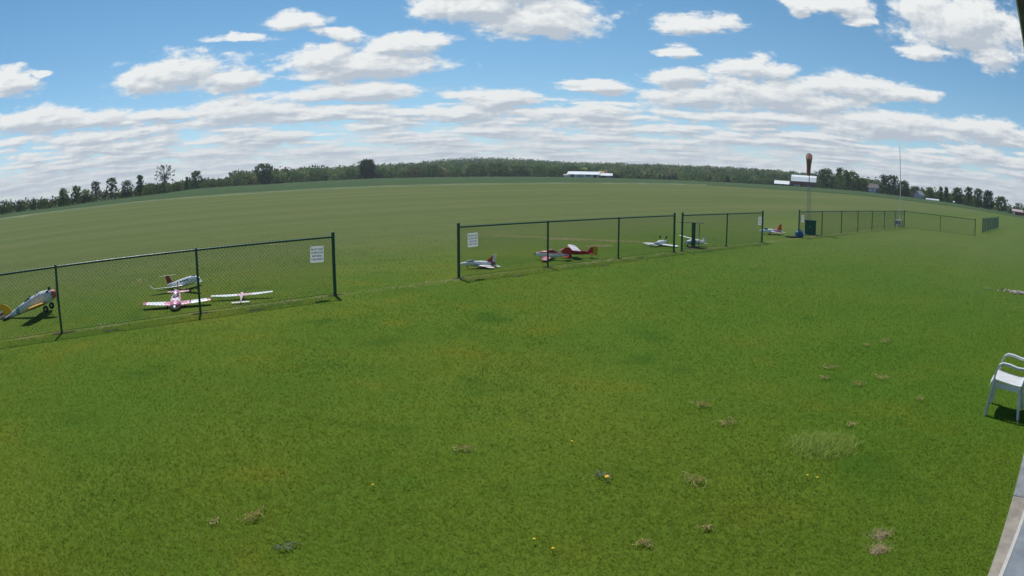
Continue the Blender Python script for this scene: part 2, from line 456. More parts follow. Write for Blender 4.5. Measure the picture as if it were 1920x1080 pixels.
# ------------------------------------------------------------------ club building: eave overhead, slabs at its foot
M_CONC = mat('concrete_tan', (0.30, 0.27, 0.235), 0.9, 0.35, 4, bump=0.25)
M_CONC2 = mat('concrete_grey', (0.25, 0.265, 0.29), 0.9, 0.32, 4, bump=0.25)
M_STEP = mat('concrete_blue_grey', (0.20, 0.23, 0.27), 0.85, 0.28, 3.5, bump=0.2)
M_EDGE = mat('edge_pale', (0.50, 0.50, 0.48), 0.7, 0.1, 12)
M_TRIM = mat('trim_white', (0.70, 0.70, 0.68), 0.5, 0.05, 6)
M_FASC_SHADE = mat('fascia_shade_navy', (0.035, 0.040, 0.065), 0.5, 0.1, 8)  # shadow of the recess behind the drip edge, painted as dark navy
M_SOFF = mat('soffit_grey', (0.17, 0.17, 0.165), 0.7, 0.1, 5)
M_ROOF = mat('roof_metal', (0.10, 0.12, 0.14), 0.5, 0.1, 3)
M_WALL = mat('siding_white', (0.62, 0.62, 0.60), 0.6, 0.06, 4)
def slabpoly(name, pts, z0, z1, m, bev=0.012):
    b = MB(); n = len(pts); c = Vector((sum(p[0] for p in pts) / n, sum(p[1] for p in pts) / n))
    def ins(p, d):
        v = Vector(p) - c; return tuple(c + v * (1 - d / max(v.length, .01)))
    vs = [(*p, z0) for p in pts] + [(*p, z1 - bev) for p in pts] + [(*ins(p, bev * 1.6), z1) for p in pts]
    fs = [(k * n + i, k * n + (i + 1) % n, (k + 1) * n + (i + 1) % n, (k + 1) * n + i) for k in (0, 1) for i in range(n)]
    fs.append(tuple(range(2 * n, 3 * n)))
    b.add(vs, fs); return b.build(name, m)
def wpt(s, o): return xy_of(s, o)
edge = [(0.9, 0.60), (4.28, 3.47), (9.2, 7.62)]            # outer edge of the concrete walk
def inw(p, d): return (p[0] - NX * d, p[1] - NY * d)
sl1 = slabpoly('concrete_walk', [edge[0], (4.275, 3.466), inw((4.275, 3.466), 2.4), inw(edge[0], 2.4)], -0.1, 0.055, M_CONC)
sl2 = slabpoly('concrete_walk', [(4.287, 3.476), edge[2], inw(edge[2], 2.4), inw((4.287, 3.476), 2.4)], -0.1, 0.058, M_CONC2)
tag(sl1, kind='structure'); tag(sl2, kind='structure')
stp = [(2.56, 1.93), (4.20, 3.165), (4.62, 3.47), inw((4.62, 3.47), 1.7), inw((2.56, 1.93), 1.7)]
st = slabpoly('porch_floor', stp, 0.05, 0.10, M_STEP)
tag(st, kind='structure')
b = MB(); b.strip([(2.56, 1.93, .1025), (4.20, 3.165, .1025), (4.62, 3.47, .1025)], (-0.6, 0.8, 0), 0.035, 0.008)
b.build('floor_edging', M_EDGE, st)
bl = thing('club_building', 'dark edged overhanging roof eave of the club building crossing the top right corner', 'building', (0, 0, 0), FD)
EZ = CAM_Z + 0.5
L0, L1 = -4.0, 18.0
Lc, Ll = (L0 + L1) / 2, L1 - L0
b = MB(); b.box((Lc, -0.006, EZ + 0.035), (Ll, 0.004, 0.07)); b.build('drip_edge', M_TRIM, bl)
b = MB(); b.box((Lc, -0.028, EZ + 0.055), (Ll, 0.036, 0.10)); b.build('fascia_shade_strip', M_FASC_SHADE, bl)
b = MB(); b.box((Lc, -0.85, EZ + 0.06), (Ll, 1.6, 0.03)); b.build('soffit', M_SOFF, bl)
b = MB(); b.plate([(L0, -0.015, EZ + 0.115), (L1, -0.015, EZ + 0.115), (L1, -4.5, EZ + 1.7), (L0, -4.5, EZ + 1.7)], (0, .33, .94), 0.03); b.build('roof', M_ROOF, bl)
b = MB(); b.box((Lc, -1.75, EZ / 2 + .03), (Ll, 0.16, EZ + 0.02)); b.build('wall', M_WALL, bl)

# ------------------------------------------------------------------ chain-link fences
M_GRN = mat('green_vinyl', (0.016, 0.085, 0.055), 0.38, 0.15, 20, spec=0.5)
M_WIRE = mat('green_wire', (0.018, 0.075, 0.048), 0.45, 0.1, 30, spec=0.4)
M_CAP = mat('green_cap', (0.020, 0.080, 0.055), 0.35, 0.1, 20)
FENCES = []
def fence(label, x0, y0, ang, n, sp, ends=(1, 1)):
    t = thing('chain_link_fence', label, 'fence', (x0, y0, 0), ang, 'green chain link fence sections along the flight line')
    L = (n - 1) * sp
    for i in range(n):
        e = (i == 0 and ends[0]) or (i == n - 1 and ends[1])
        r, top = (0.036, 1.315) if e else (0.026, 1.245)
        lx_, ly_ = random.uniform(-.012, .012), random.uniform(-.014, .008)
        b = MB(); b.tube([(i * sp - lx_ * .1, -ly_ * .1, -0.1), (i * sp + lx_, ly_, top)], r, 12)
        p = b.build('post', M_GRN, t, True)
        c = MB(); c.tube([(i * sp + lx_, ly_, top + k_) for k_ in (-.03, .004, .018, .026)], [r + .004, r + .004, r * .8, r * .25], 12)
        c.build('post_cap', M_CAP, p, True)
        if e:
            for z in (.25, .62, .98):
                c = MB(); c.tube([(i * sp, 0, z), (i * sp, 0, z + .025)], r + .005, 12)
                c.build('tension_band', M_GRN, p)
    b = MB(); b.tube([(0.02, 0, 1.228), (L / 2, 0, 1.226), (L - .02, 0, 1.228)], 0.021, 10); b.build('top_rail', M_GRN, t, True)
    b = MB(); b.tube([(0.02, 0.012, .045), (L - .02, 0.012, .045)], 0.004, 5); b.build('tension_wire', M_WIRE, t)
    # diamond mesh: two crossing families of wires, with the twisted tips showing above the rail
    z0, z1 = .03, 1.272; H = z1 - z0; k = 0.076
    vs = []; fs = []
    def wire(xa, za, xb, zb, yy, r=0.0022):
        d = Vector((xb - xa, 0, zb - za)).normalized(); pz = Vector((-d.z, 0, d.x))
        o = len(vs)
        for (px_, pz_) in ((xa, za), (xb, zb)):
            for qd in range(3):
                an = qd * 2.0944
                c = Vector((px_, yy, pz_)) + pz * math.cos(an) * r + Vector((0, 1, 0)) * math.sin(an) * r
                vs.append(tuple(c))
        for qd in range(3): fs.append((o + qd, o + (qd + 1) % 3, o + 3 + (qd + 1) % 3, o + 3 + qd))
    x = -H
    while x < L:
        for sg, yy in ((1, .026), (-1, .030)):
            xa, za, xb, zb = (x, z0, x + H, z1) if sg > 0 else (x, z1, x + H, z0)
            if xa < 0: za += (0 - xa) * (zb - za) / (xb - xa); xa = 0
            if xb > L: zb = za + (L - xa) * (zb - za) / (xb - xa); xb = L
            if xb - xa > .02: wire(xa, za, xb, zb, yy)
        x += k
    me = bpy.data.meshes.new('chain_link_mesh'); me.from_pydata(vs, [], fs); me.materials.append(M_WIRE)
    o = bpy.data.objects.new('chain_link_mesh', me); COL.objects.link(o); o.parent = t; o['kind'] = 'stuff'
    FENCES.append(t)
    return t
ca, sa = math.cos(.748), math.sin(.748)
fence('long chain link fence at the left frame edge, notice at its right end', -8.219 - 2 * 3.081 * ca, 9.328 - 2 * 3.081 * sa, .748, 5, 3.081)
fence('middle chain link fence of three bays, notice at its left end', -1.264, 15.839, .732, 4, 2.981)
fence('short two bay chain link fence right of the narrow gap, before the green stand', 5.72, 22.058, .729, 3, 3.104)
fence('far seven bay chain link fence from the blue bag to the white mast', 13.44, 29.027, .707, 8, 3.067)
fence('two bay chain link fence section turning back from the white mast', 29.766, 42.973, -.735, 3, 3.25, (0, 1))
fence('farthest chain link fence at the right, seen nearly end on', 40.22, 43.71, .718, 8, 3.05)

# ------------------------------------------------------------------ notices on the fence
M_SIGN = mat('sign_white', (0.80, 0.81, 0.84), 0.4, 0.04, 12)
def thin_sheet(m, f, c=(.85, .86, .88)):
    nt = m.node_tree; N = NT(nt); b = nt.nodes['Principled BSDF']
    tl = N.n('ShaderNodeBsdfTranslucent'); tl.inputs[0].default_value = c + (1,); mx = N.n('ShaderNodeMixShader'); mx.inputs[0].default_value = f
    N.l(b.outputs[0], mx.inputs[1]); N.l(tl.outputs[0], mx.inputs[2]); N.l(mx.outputs[0], nt.nodes['Material Output'].inputs[0])
thin_sheet(M_SIGN, .5)
M_INK = mat('sign_ink', (0.035, 0.035, 0.055), 0.6, 0.05, 30)
def text_mesh(lines, size, lead, width):
    vs = []; fs = []
    for i, s in enumerate(lines):
        cu = bpy.data.curves.new('t', 'FONT'); cu.body = s; cu.size = size; cu.align_x = 'CENTER'; cu.resolution_u = 2; cu.offset = 0.0012
        ob = bpy.data.objects.new('t', cu); COL.objects.link(ob)
        dg = bpy.context.evaluated_depsgraph_get(); dg.update()
        me = bpy.data.meshes.new_from_object(ob.evaluated_get(dg))
        xs = [v.co.x for v in me.vertices]; w = max(xs) - min(xs); k = min(1.0, width / w)
        o = len(vs)
        vs += [(v.co.x * k, 0, v.co.y - i * lead) for v in me.vertices]
        fs += [tuple(o + j for j in p.vertices) for p in me.polygons]
        bpy.data.objects.remove(ob); bpy.data.curves.remove(cu); bpy.data.meshes.remove(me)
    return vs, fs
TLINES = [text_mesh([s_], 0.056, 0, 0.285) for s_ in ('PILOTS ONLY', 'NO SPECTATORS', 'BEYOND', 'THIS POINT')]
def sign(x0, y0, ang, along, label, zc=0.905, tilt=0.0):
    t = thing('notice_sign', label, 'sign', (x0 + math.cos(ang) * along + math.sin(ang) * .045, y0 + math.sin(ang) * along - math.cos(ang) * .045, zc), ang, 'white pilots only notices on the fence')
    t.rotation_euler = (0, tilt, ang)
    w, h, c = .315, .335, .022
    out = []
    for (sx, sz) in ((1, 1), (-1, 1), (-1, -1), (1, -1)):
        for k in range(4):
            a = math.atan2(sz, sx) - math.pi / 4 + k * math.pi / 6
            out.append((sx * (w / 2 - c) + c * math.cos(a), 0, sz * (h / 2 - c) + c * math.sin(a)))
    b = MB(); b.plate(out, (0, 1, 0), .006); b.v = b.v[len(out):] ; b.f = [tuple(range(len(out)))]; b.build('board', M_SIGN, t)
    for i_, (tv, tf) in enumerate(TLINES):
        me = bpy.data.meshes.new('lettering'); me.from_pydata([(x, -.0055, z + .083 - .068 * i_) for x, _, z in tv], [], tf); me.materials.append(M_INK)
        o = bpy.data.objects.new('lettering', me); COL.objects.link(o); o.parent = t
    for sx in (-1, 1):
        b = MB(); b.tube([(sx * (w / 2 - .03), -.008, h / 2 - .02), (sx * (w / 2 - .03), .03, h / 2 - .02)], .005, 6); b.build('tie', M_INK, t)
sign(-8.219, 9.328, .748, 2 * 3.081 - .42, 'white notice on the left fence, nearest the camera, beside the open gap', tilt=.03)
sign(-1.264, 15.839, .732, .40, 'white notice at the left end of the middle fence, above the red and white jet', tilt=-.02)
sign(5.72, 22.058, .729, 2 * 3.104 - .33, 'white notice at the right end of the short fence before the orange tailed jet')
sign(13.44, 29.027, .707, .36, 'white notice at the left end of the far fence, beside the windsock cabinet')

# ------------------------------------------------------------------ model aeroplanes on the grass
WHITE = (0.85, 0.85, 0.85); RED = (0.50, 0.030, 0.035); PINK = (0.74, 0.30, 0.41); MAROON = (0.26, 0.018, 0.035)
YEL = (0.78, 0.42, 0.015); SILV = (0.66, 0.70, 0.73)
M_WHT = mat('film_white', WHITE, 0.35, 0.06, 12)
M_RED = mat('film_red', RED, 0.35, 0.15, 12)
M_MAR = mat('film_maroon', MAROON, 0.35, 0.15, 12)
M_YEL = mat('film_yellow', YEL, 0.4, 0.12, 12)
M_ORG = mat('film_orange', (0.62, 0.12, 0.03), 0.4, 0.1, 12)
M_BLK = mat('rubber_black', (0.018, 0.018, 0.02), 0.7, 0.2, 30)
M_DRK = mat('tinted_glass', (0.03, 0.035, 0.05), 0.12, 0.1, 8, spec=0.7)
M_SIL = mat('doped_silver', SILV, 0.42, 0.25, 9, metallic=0.0, bands=[('x', -.62, -.50, (0.20, 0.30, 0.32), False, .03)])
M_ALU = mat('bare_metal', (0.55, 0.56, 0.58), 0.3, 0.1, 20, metallic=0.9)
M_WOOD = mat('propeller_wood', (0.10, 0.07, 0.05), 0.4, 0.2, 20)
M_RUD = mat('striped_rudder', YEL, 0.4, 0.1, 12, bands=[('z', z, z + .035, (0.45, .02, .02) if i % 2 else WHITE, False, 0) for i, z in enumerate((.04, .085, .13, .175, .22))])
def aplane(label, x, y, z, head, pitch=0.0, roll=0.0):
    t = thing('model_aeroplane', label, 'model aeroplane', (x, y, z), 0, 'model aeroplanes parked on the grass behind the fence')
    t.rotation_mode = 'XYZ'
    t.matrix_world = Matrix.Translation((x, y, z)) @ Matrix.Rotation(head, 4, 'Z') @ Matrix.Rotation(-pitch, 4, 'Y') @ Matrix.Rotation(roll, 4, 'X')
    return t
def wings(t, secs, m, name='wing'):
    for s in (1, -1):
        b = MB(); b.wing([(x, c, y * s, z, th) for (x, c, y, z, th) in secs]); b.build(name, m, t, True)
def wheel(t, x, y, z, r, w, parent=None, strut=None, ms=None):
    b = MB(); b.disc((x, y, z), (0, 1, 0), r, w, 14); wo = b.build('wheel', M_BLK, t, True)
    h = MB(); h.disc((x, y, z), (0, 1, 0), r * .45, w * 1.15, 10); h.build('hub', ms or M_ALU, wo, True)
    if strut:
        b = MB(); b.tube([(x, y, z), strut], .007, 6); b.build('strut', ms or M_ALU, t, True)
def prop(t, x, z, d, ang, m=None):
    b = MB()
    ca_, sa_ = math.cos(ang), math.sin(ang)
    b.plate([(x, ca_ * r_ - sa_ * w_, z + sa_ * r_ + ca_ * w_) for r_, w_ in ((-d / 2, .006), (-d / 4, .016), (0, .01), (d / 4, .006), (d / 2, .004), (d / 2, -.006), (d / 4, -.016), (0, -.01), (-d / 4, -.006), (-d / 2, -.004))], (1, 0, 0), .008)
    b.build('propeller', m or M_WOOD, t)

# 1 silver trainer with yellow wings and tail
t = aplane('silver model trainer with yellow wings and striped yellow tail at the left frame edge', -10.12, 10.66, .235, R(20), R(17), 0); t.scale = (1.10, 1.10, 1.10)
b = MB(); b.loft([(-1.05, .012, .06, .10), (-.8, .045, .03, .13), (-.45, .075, .0, .19), (-.1, .10, -.03, .23), (.15, .105, -.04, .24), (.36, .105, -.04, .20), (.44, .09, -.02, .17)]); b.build('fuselage', M_SIL, t, True)
b = MB(); b.loft([(.44, .092, -.02, .172), (.50, .075, .0, .155), (.535, .04, .03, .12)]); b.build('nose_cowl', mat('cowl_orange', (0.50, 0.16, 0.09), 0.3, 0.1, 12), t, True)
b = MB(); b.box((.40, 0, .215), (.05, .05, .06)); b.box((.36, .07, .17), (.06, .04, .05)); b.box((.36, -.07, .17), (.06, .04, .05)); b.build('engine_cylinder', M_BLK, t)
wings(t, [(.22, .36, .08, .0, .13), (.20, .35, .5, .03, .13), (.12, .26, .80, .055, .11)], M_YEL)
for x_ in (.02, -.22):
    b = MB(); b.loft([(x_ - .09, .05, .19, .22), (x_, .06, .19, .235), (x_ + .08, .05, .19, .22)]); b.build('cockpit', M_BLK, t, True)
    b = MB(); b.plate([(x_ + .085, -.055, .215), (x_ + .085, .055, .215), (x_ + .055, .04, .275), (x_ + .055, -.04, .275)], (.9, 0, .4), .004); b.build('windscreen', M_DRK, t)
wings(t, [(-.78, .20, .03, .10, .06), (-.82, .14, .30, .10, .06)], mat('doped_grey', (.55, .57, .58), .5, .15, 12), 'stabiliser')
b = MB(); b.plate([(-.72, 0, .12), (-.84, 0, .30), (-.94, 0, .37), (-1.0, 0, .37), (-1.0, 0, .08)], (0, 1, 0), .015); b.build('fin', M_YEL, t)
b = MB(); b.plate([(-1.005, 0, -.02), (-1.005, 0, .38), (-1.10, 0, .37), (-1.19, 0, .28), (-1.20, 0, .10), (-1.12, 0, -.01)], (0, 1, 0), .014); b.build('rudder', M_RUD, t)
for s in (1, -1): wheel(t, .24, .20 * s, -.12, .07, .035, strut=(.20, .10 * s, .02))
wheel(t, -.95, 0, -.015, .028, .02, strut=(-.95, 0, .05))
prop(t, .545, .075, .40, .9)

# 2 white business jet with T tail
t = aplane('white twin jet model with a red T tail and upturned wing tips on the left', -7.70, 14.00, .15, R(-24), R(13), R(-2))
b = MB(); b.loft([(-.78, .02, .06, .10), (-.6, .055, .02, .13), (-.25, .085, -.03, .15), (.2, .095, -.04, .16), (.42, .088, -.035, .15), (.58, .055, -.015, .11), (.66, .02, .01, .06)]); b.build('fuselage', M_WHT, t, True)
b = MB(); b.loft([(.36, .055, .10, .152), (.45, .06, .09, .150), (.53, .04, .07, .125)]); b.build('windscreen', M_DRK, t, True)
wings(t, [(.10, .34, .07, -.02, .11), (-.10, .20, .40, .0, .10), (-.28, .11, .80, .035, .09)], M_WHT)
for s in (1, -1):
    b = MB(); b.plate([(-.30, .80 * s, .035), (-.40, .80 * s, .035), (-.44, .84 * s, .13), (-.39, .84 * s, .13)], (0, 1, -.3), .012); b.build('winglet', M_WHT, t)
    b = MB(); b.loft([(-.58, .025, .06, .11), (-.45, .042, .045, .125), (-.33, .040, .045, .125), (-.29, .033, .052, .118)])
    b.v = [(x_, y_ + .13 * s, z_) for x_, y_, z_ in b.v]; b.build('engine', M_WHT, t, True)
for x_ in (-.05, .05, .15, .25):
    b = MB(); b.box((x_, -.094, .085), (.045, .012, .035)); b.build('window', M_DRK, t)
b = MB(); b.plate([(-.50, 0, .11), (-.66, 0, .33), (-.82, 0, .33), (-.76, 0, .10)], (0, 1, 0), .018); b.build('fin', M_MAR, t)
wings(t, [(-.64, .15, 0.0, .335, .07), (-.74, .08, .30, .34, .07)], M_WHT, 'stabiliser')
wheel(t, .45, 0, -.15, .03, .02, strut=(.45, 0, -.03))
for s in (1, -1): wheel(t, -.14, .14 * s, -.12, .035, .025, strut=(-.14, .12 * s, -.02))

# 3 low wing racer facing the camera, white wing with pink centre
M_P3 = mat('white_wing_pink_centre', WHITE, 0.35, 0.06, 12, bands=[('y', -.27, .27, PINK, False, .14), ('y', .30, .34, MAROON, False, 0), ('y', .70, .9, (0.55, .10, .18), True, .02)])
M_P3F = mat('pink_white_body', PINK, 0.35, 0.1, 12, bands=[('x', -.28, -.02, WHITE, False, .15), ('x', .12, .27, WHITE, False, .12), ('z', .15, .20, MAROON, False, .05)])
t = aplane('white low wing model with pink nose and banded wing, facing the camera', -6.87, 12.02, .085, R(-66), R(-4), 0)
b = MB(); b.loft([(-.72, .015, .08, .12), (-.4, .06, .03, .16), (-.1, .11, -.03, .18), (.2, .125, -.05, .145), (.36, .11, -.05, .12), (.44, .07, -.03, .09)]); b.build('fuselage', M_P3F, t, True)
b = MB(); b.loft([(-.25, .035, .15, .17), (-.10, .05, .16, .265), (.04, .05, .16, .255), (.14, .035, .15, .18)]); b.build('canopy', mat('canopy_pale', (.60, .48, .55), .15, .1, 8, spec=.7), t, True)
wings(t, [(.18, .36, .06, -.01, .13), (.14, .30, .45, .012, .12), (.08, .22, .78, .03, .11)], M_P3)
wings(t, [(-.56, .15, .02, .10, .07), (-.60, .11, .26, .10, .07)], M_P3F, 'stabiliser')
b = MB(); b.plate([(-.50, 0, .13), (-.62, 0, .32), (-.72, 0, .32), (-.74, 0, .10)], (0, 1, 0), .014); b.build('fin', M_P3F, t)
b = MB(); b.loft([(.44, .040, -.01, .07), (.48, .034, -.004, .064), (.52, .012, .02, .04)]); b.build('spinner', M_WHT, t, True)
prop(t, .47, .05, .30, .3)
for s in (1, -1): wheel(t, .10, .20 * s, -.04, .035, .022, strut=(.10, .18 * s, 0))

# 4 glider, tail towards the camera
M_P4 = mat('white_wing_pale_pink', WHITE, 0.35, 0.05, 12, bands=[('y', -.24, .12, (0.72, .50, .52), False, .02), ('y', -.02, .03, PINK, False, 0)])
t = aplane('slim white model glider with a pale pink wing centre, tail towards the camera', -5.69, 12.99, .035, R(110), R(4), R(-1))
b = MB(); b.loft([(-.60, .010, .03, .055), (-.3, .022, .015, .06), (0, .04, -.02, .075), (.2, .04, -.03, .07), (.36, .02, -.01, .04)]); b.build('fuselage', mat('pod_pink', (.76, .55, .57), .35, .1, 12), t, True)
wings(t, [(.10, .18, 0.0, .06, .10), (.09, .16, .35, .064, .10), (.05, .10, .70, .085, .09)], M_P4)
wings(t, [(-.52, .09, 0.0, .045, .07), (-.53, .07, .20, .045, .07)], M_WHT, 'stabiliser')
b = MB(); b.plate([(-.50, 0, .05), (-.56, 0, .15), (-.62, 0, .15), (-.63, 0, .03)], (0, 1, 0), .01); b.build('fin', mat('fin_rose', (.55, .25, .28), .4, .1, 12), t)

# 5 fighter jet
M_P5 = mat('white_jet_red_flash', WHITE, 0.35, 0.06, 12, bands=[('x', -.50, -.32, (.50, .06, .07), False, .25), ('y', .20, .26, (.60, .20, .22), True, .04)])
t = aplane('small white fighter jet model with a red fin tip beside the middle fence end post', -.90, 17.66, .08, R(207), R(4), R(-9)); t.scale = (1.0, 1.0, 1.0)
b = MB(); b.loft([(-.48, .05, .0, .10), (-.2, .07, -.02, .12), (.1, .065, -.02, .12), (.3, .045, -.01, .10), (.46, .03, 0, .07), (.56, .008, .02, .04)]); b.build('fuselage', M_P5, t, True)
b = MB(); b.loft([(.10, .02, .10, .12), (.2, .03, .09, .155), (.30, .025, .08, .135), (.36, .012, .07, .09)]); b.build('canopy', mat('canopy_grey', (.35, .36, .40), .15, .1, 8), t, True)
wings(t, [(.10, .42, .05, .03, .06), (-.20, .14, .36, .03, .06)], M_P5)
wings(t, [(-.36, .16, .04, .03, .06), (-.48, .10, .22, .03, .06)], M_WHT, 'stabiliser')
b = MB(); b.plate([(-.22, 0, .11), (-.40, 0, .29), (-.50, 0, .30), (-.50, 0, .10)], (0, 1, 0), .014); b.build('fin', mat('fin_white_red', WHITE, .35, .06, 12, bands=[('x', -.40, -.2, (.50, .05, .06), False, .0)]), t)
for s in (1, -1):
    b = MB(); b.box((.02, .075 * s, .03), (.20, .035, .08)); b.build('air_intake', mat('intake_grey', (.45, .45, .48), .4, .1, 12), t)
    wheel(t, -.12, .10 * s, -.045, .025, .018, strut=(-.12, .09 * s, .0))
wheel(t, .30, 0, -.045, .022, .016, strut=(.30, 0, 0))

# 6 white and red plane
M_P6 = mat('white_body_red_top', WHITE, 0.35, 0.06, 12, bands=[('z', .115, .5, (.45, .05, .06), False, .03)])
M_P6W = mat('white_wing_red_edge', (.66, .30, .33), 0.35, 0.06, 12, bands=[('x', .16, .5, (.50, .10, .13), False, .03)])
t = aplane('white model plane with red upper deck and tail before the red high wing plane', 1.15, 19.50, .10, R(167), R(2), R(-7))
b = MB(); b.loft([(-.52, .02, .03, .09), (-.3, .045, .01, .13), (0, .07, -.03, .17), (.25, .075, -.05, .16), (.40, .05, -.03, .12), (.47, .02, .01, .07)]); b.build('fuselage', M_P6, t, True)
b = MB(); b.loft([(-.16, .03, .14, .16), (-.02, .045, .14, .22), (.10, .04, .13, .20), (.16, .02, .12, .15)]); b.build('canopy', M_MAR, t, True)
wings(t, [(.24, .26, .05, .0, .13), (.20, .18, .62, .03, .11)], M_P6W)
wings(t, [(-.34, .18, .02, .07, .07), (-.40, .13, .24, .07, .07)], M_RED, 'stabiliser')
b = MB(); b.plate([(-.28, 0, .10), (-.38, 0, .30), (-.55, 0, .31), (-.60, 0, .02), (-.50, 0, -.03)], (0, 1, 0), .02); b.build('fin', M_RED, t)
b = MB(); b.loft([(.47, .03, .01, .07), (.52, .01, .03, .05)]); b.build('spinner', M_BLK, t, True)
for s in (1, -1): wheel(t, .16, .16 * s, -.06, .035, .022, strut=(.16, .12 * s, 0))

# 7 red high wing plane with yellow tail
M_P7W = mat('white_wing_pink_emblem', (.78, .75, .77), 0.35, 0.05, 12, bands=[('y', .20, .36, (.60, .36, .44), True, .03)])
t = aplane('red high wing model plane with a white wing and yellow rudder', 1.90, 20.02, .16, R(186), R(7), R(-5)); t.scale = (.93, .93, .93)
b = MB(); b.loft([(-.60, .015, .02, .07), (-.3, .045, -.02, .10), (0, .075, -.06, .12), (.25, .08, -.06, .11), (.40, .075, -.05, .09), (.48, .05, -.03, .07)]); b.build('fuselage', M_RED, t, True)
wings(t, [(.22, .30, 0.0, .135, .12), (.21, .28, .42, .145, .11), (.17, .22, .50, .15, .10)], M_P7W)
wings(t, [(-.42, .16, .02, .06, .06), (-.44, .12, .24, .06, .06)], M_RED, 'stabiliser')
b = MB(); b.plate([(-.36, 0, .06), (-.48, 0, .25), (-.56, 0, .26), (-.56, 0, .05)], (0, 1, 0), .014); b.build('fin', M_RED, t)
b = MB(); b.plate([(-.562, 0, .0), (-.562, 0, .29), (-.64, 0, .30), (-.72, 0, .22), (-.72, 0, -.01)], (0, 1, 0), .014); b.build('rudder', mat('film_bright_yellow', (.72, .50, .02), .4, .1, 12), t)
b = MB(); b.loft([(.48, .03, -.01, .05), (.53, .01, .01, .03)]); b.build('spinner', M_WHT, t, True)
prop(t, .50, .02, .28, 1.2)
for s in (1, -1): wheel(t, .22, .16 * s, -.17, .045, .025, strut=(.18, .07 * s, -.05))
wheel(t, -.55, 0, -.03, .02, .012, strut=(-.55, 0, .03))

# 8 white plane lying upside down
t = aplane('white model plane lying upside down with its black wheels in the air', 5.35, 23.85, .13, R(45), R(0), R(180))
M_P8 = mat('white_body_grey_panels', WHITE, 0.35, 0.08, 12, bands=[('x', -.42, -.18, (.42, .43, .46), False, .12)])
b = MB(); b.loft([(-.62, .015, .02, .06), (-.3, .05, -.02, .10), (0, .085, -.08, .12), (.25, .085, -.08, .11), (.38, .06, -.05, .08)]); b.build('fuselage', M_P8, t, True)
wings(t, [(.20, .30, 0.0, .06, .12), (.20, .28, .45, .07, .11), (.17, .22, .74, .08, .10)], M_WHT)
wings(t, [(-.44, .15, .02, .05, .06), (-.46, .11, .26, .05, .06)], M_WHT, 'stabiliser')
b = MB(); b.plate([(-.40, 0, .05), (-.50, 0, .13), (-.58, 0, .13), (-.60, 0, .03)], (0, 1, 0), .014); b.build('fin', M_WHT, t)
for s in (1, -1): wheel(t, .22, .14 * s, -.19, .05, .03, strut=(.18, .07 * s, -.06), ms=M_BLK)
prop(t, .39, .02, .30, .1)

# 9 white high wing with blue tinted windows
t = aplane('white high wing model plane with blue windows, parked behind the green stand', 6.62, 23.72, .13, R(209), R(6), R(-4))
M_P9 = mat('white_body_blue_line', WHITE, 0.35, 0.06, 12, bands=[('z', -.01, .012, (.30, .34, .50), False, .01)])
b = MB(); b.loft([(-.58, .015, .03, .07), (-.3, .045, .0, .10), (0, .075, -.05, .15), (.15, .08, -.06, .15), (.3, .07, -.05, .09), (.42, .05, -.03, .07)]); b.build('fuselage', M_P9, t, True)
for s in (1, -1):
    b = MB(); b.box((.06, .076 * s, .09), (.16, .012, .05)); b.build('window', mat('window_blue', (.10, .12, .30), .2, .1, 8), t)
wings(t, [(.20, .22, 0.0, .165, .12), (.18, .18, .66, .18, .11)], M_WHT)
wings(t, [(-.40, .14, .02, .06, .06), (-.43, .10, .24, .06, .06)], M_WHT, 'stabiliser')
b = MB(); b.plate([(-.36, 0, .07), (-.48, 0, .25), (-.56, 0, .25), (-.60, 0, .04)], (0, 1, 0), .014); b.build('fin', M_WHT, t)
prop(t, .43, .02, .28, 1.3)
for s in (1, -1): wheel(t, .18, .14 * s, -.11, .04, .025, strut=(.15, .06 * s, -.04))

# 10 far jet with orange tail
M_P10 = mat('white_jet_pink_flank', WHITE, 0.35, 0.06, 12, bands=[('x', -.75, -.12, (.66, .34, .42), False, .3)])
t = aplane('long white and pink jet model with an orange tail in the far gap', 12.45, 30.35, .12, R(206), R(3), 0)
b = MB(); b.loft([(-.85, .05, .02, .13), (-.4, .09, -.02, .16), (.1, .09, -.03, .16), (.5, .06, -.01, .12), (.75, .035, .0, .08), (.88, .01, .03, .05)]); b.build('fuselage', M_P10, t, True)
b = MB(); b.loft([(.2, .03, .13, .15), (.33, .045, .12, .20), (.46, .035, .11, .17), (.54, .015, .09, .12)]); b.build('canopy', M_DRK, t, True)
wings(t, [(.15, .55, .07, .03, .06), (-.25, .22, .55, .02, .06)], M_P10)
wings(t, [(-.60, .25, .06, .05, .06), (-.75, .14, .34, .05, .06)], M_WHT, 'stabiliser')
b = MB(); b.plate([(-.42, 0, .14), (-.66, 0, .42), (-.84, 0, .42), (-.86, 0, .13)], (0, 1, 0), .02); b.build('fin', M_ORG, t)
for s in (1, -1): wheel(t, -.15, .18 * s, -.085, .04, .025, strut=(-.15, .16 * s, .0))
wheel(t, .45, 0, -.085, .035, .02, strut=(.45, 0, .0))

# ------------------------------------------------------------------ field furniture
M_PGRN = mat('painted_green', (0.025, 0.105, 0.068), 0.55, 0.2, 10)
M_PALE = mat('weathered_wood', (0.36, 0.36, 0.28), 0.8, 0.2, 12)
t = thing('pilot_stand', 'narrow green stand with a thin pale top rail behind the short fence', 'stand', (6.50, 23.38, 0), R(-20))
b = MB(); b.box((0, 0, .45), (.135, .10, .94)); b.build('post', M_PGRN, t)
b = MB(); b.box((-.12, .12, .905), (1.0, .05, .03)); b.build('top_rail', M_PALE, t)
b = MB(); b.box((.20, .14, .42), (.035, .035, .90)); b.build('leg', M_PALE, t)
b = MB(); b.box((0, .02, .03), (.34, .26, .05)); b.build('foot', mat('brown_wood', (.13, .085, .055), .8, .2, 10), t)

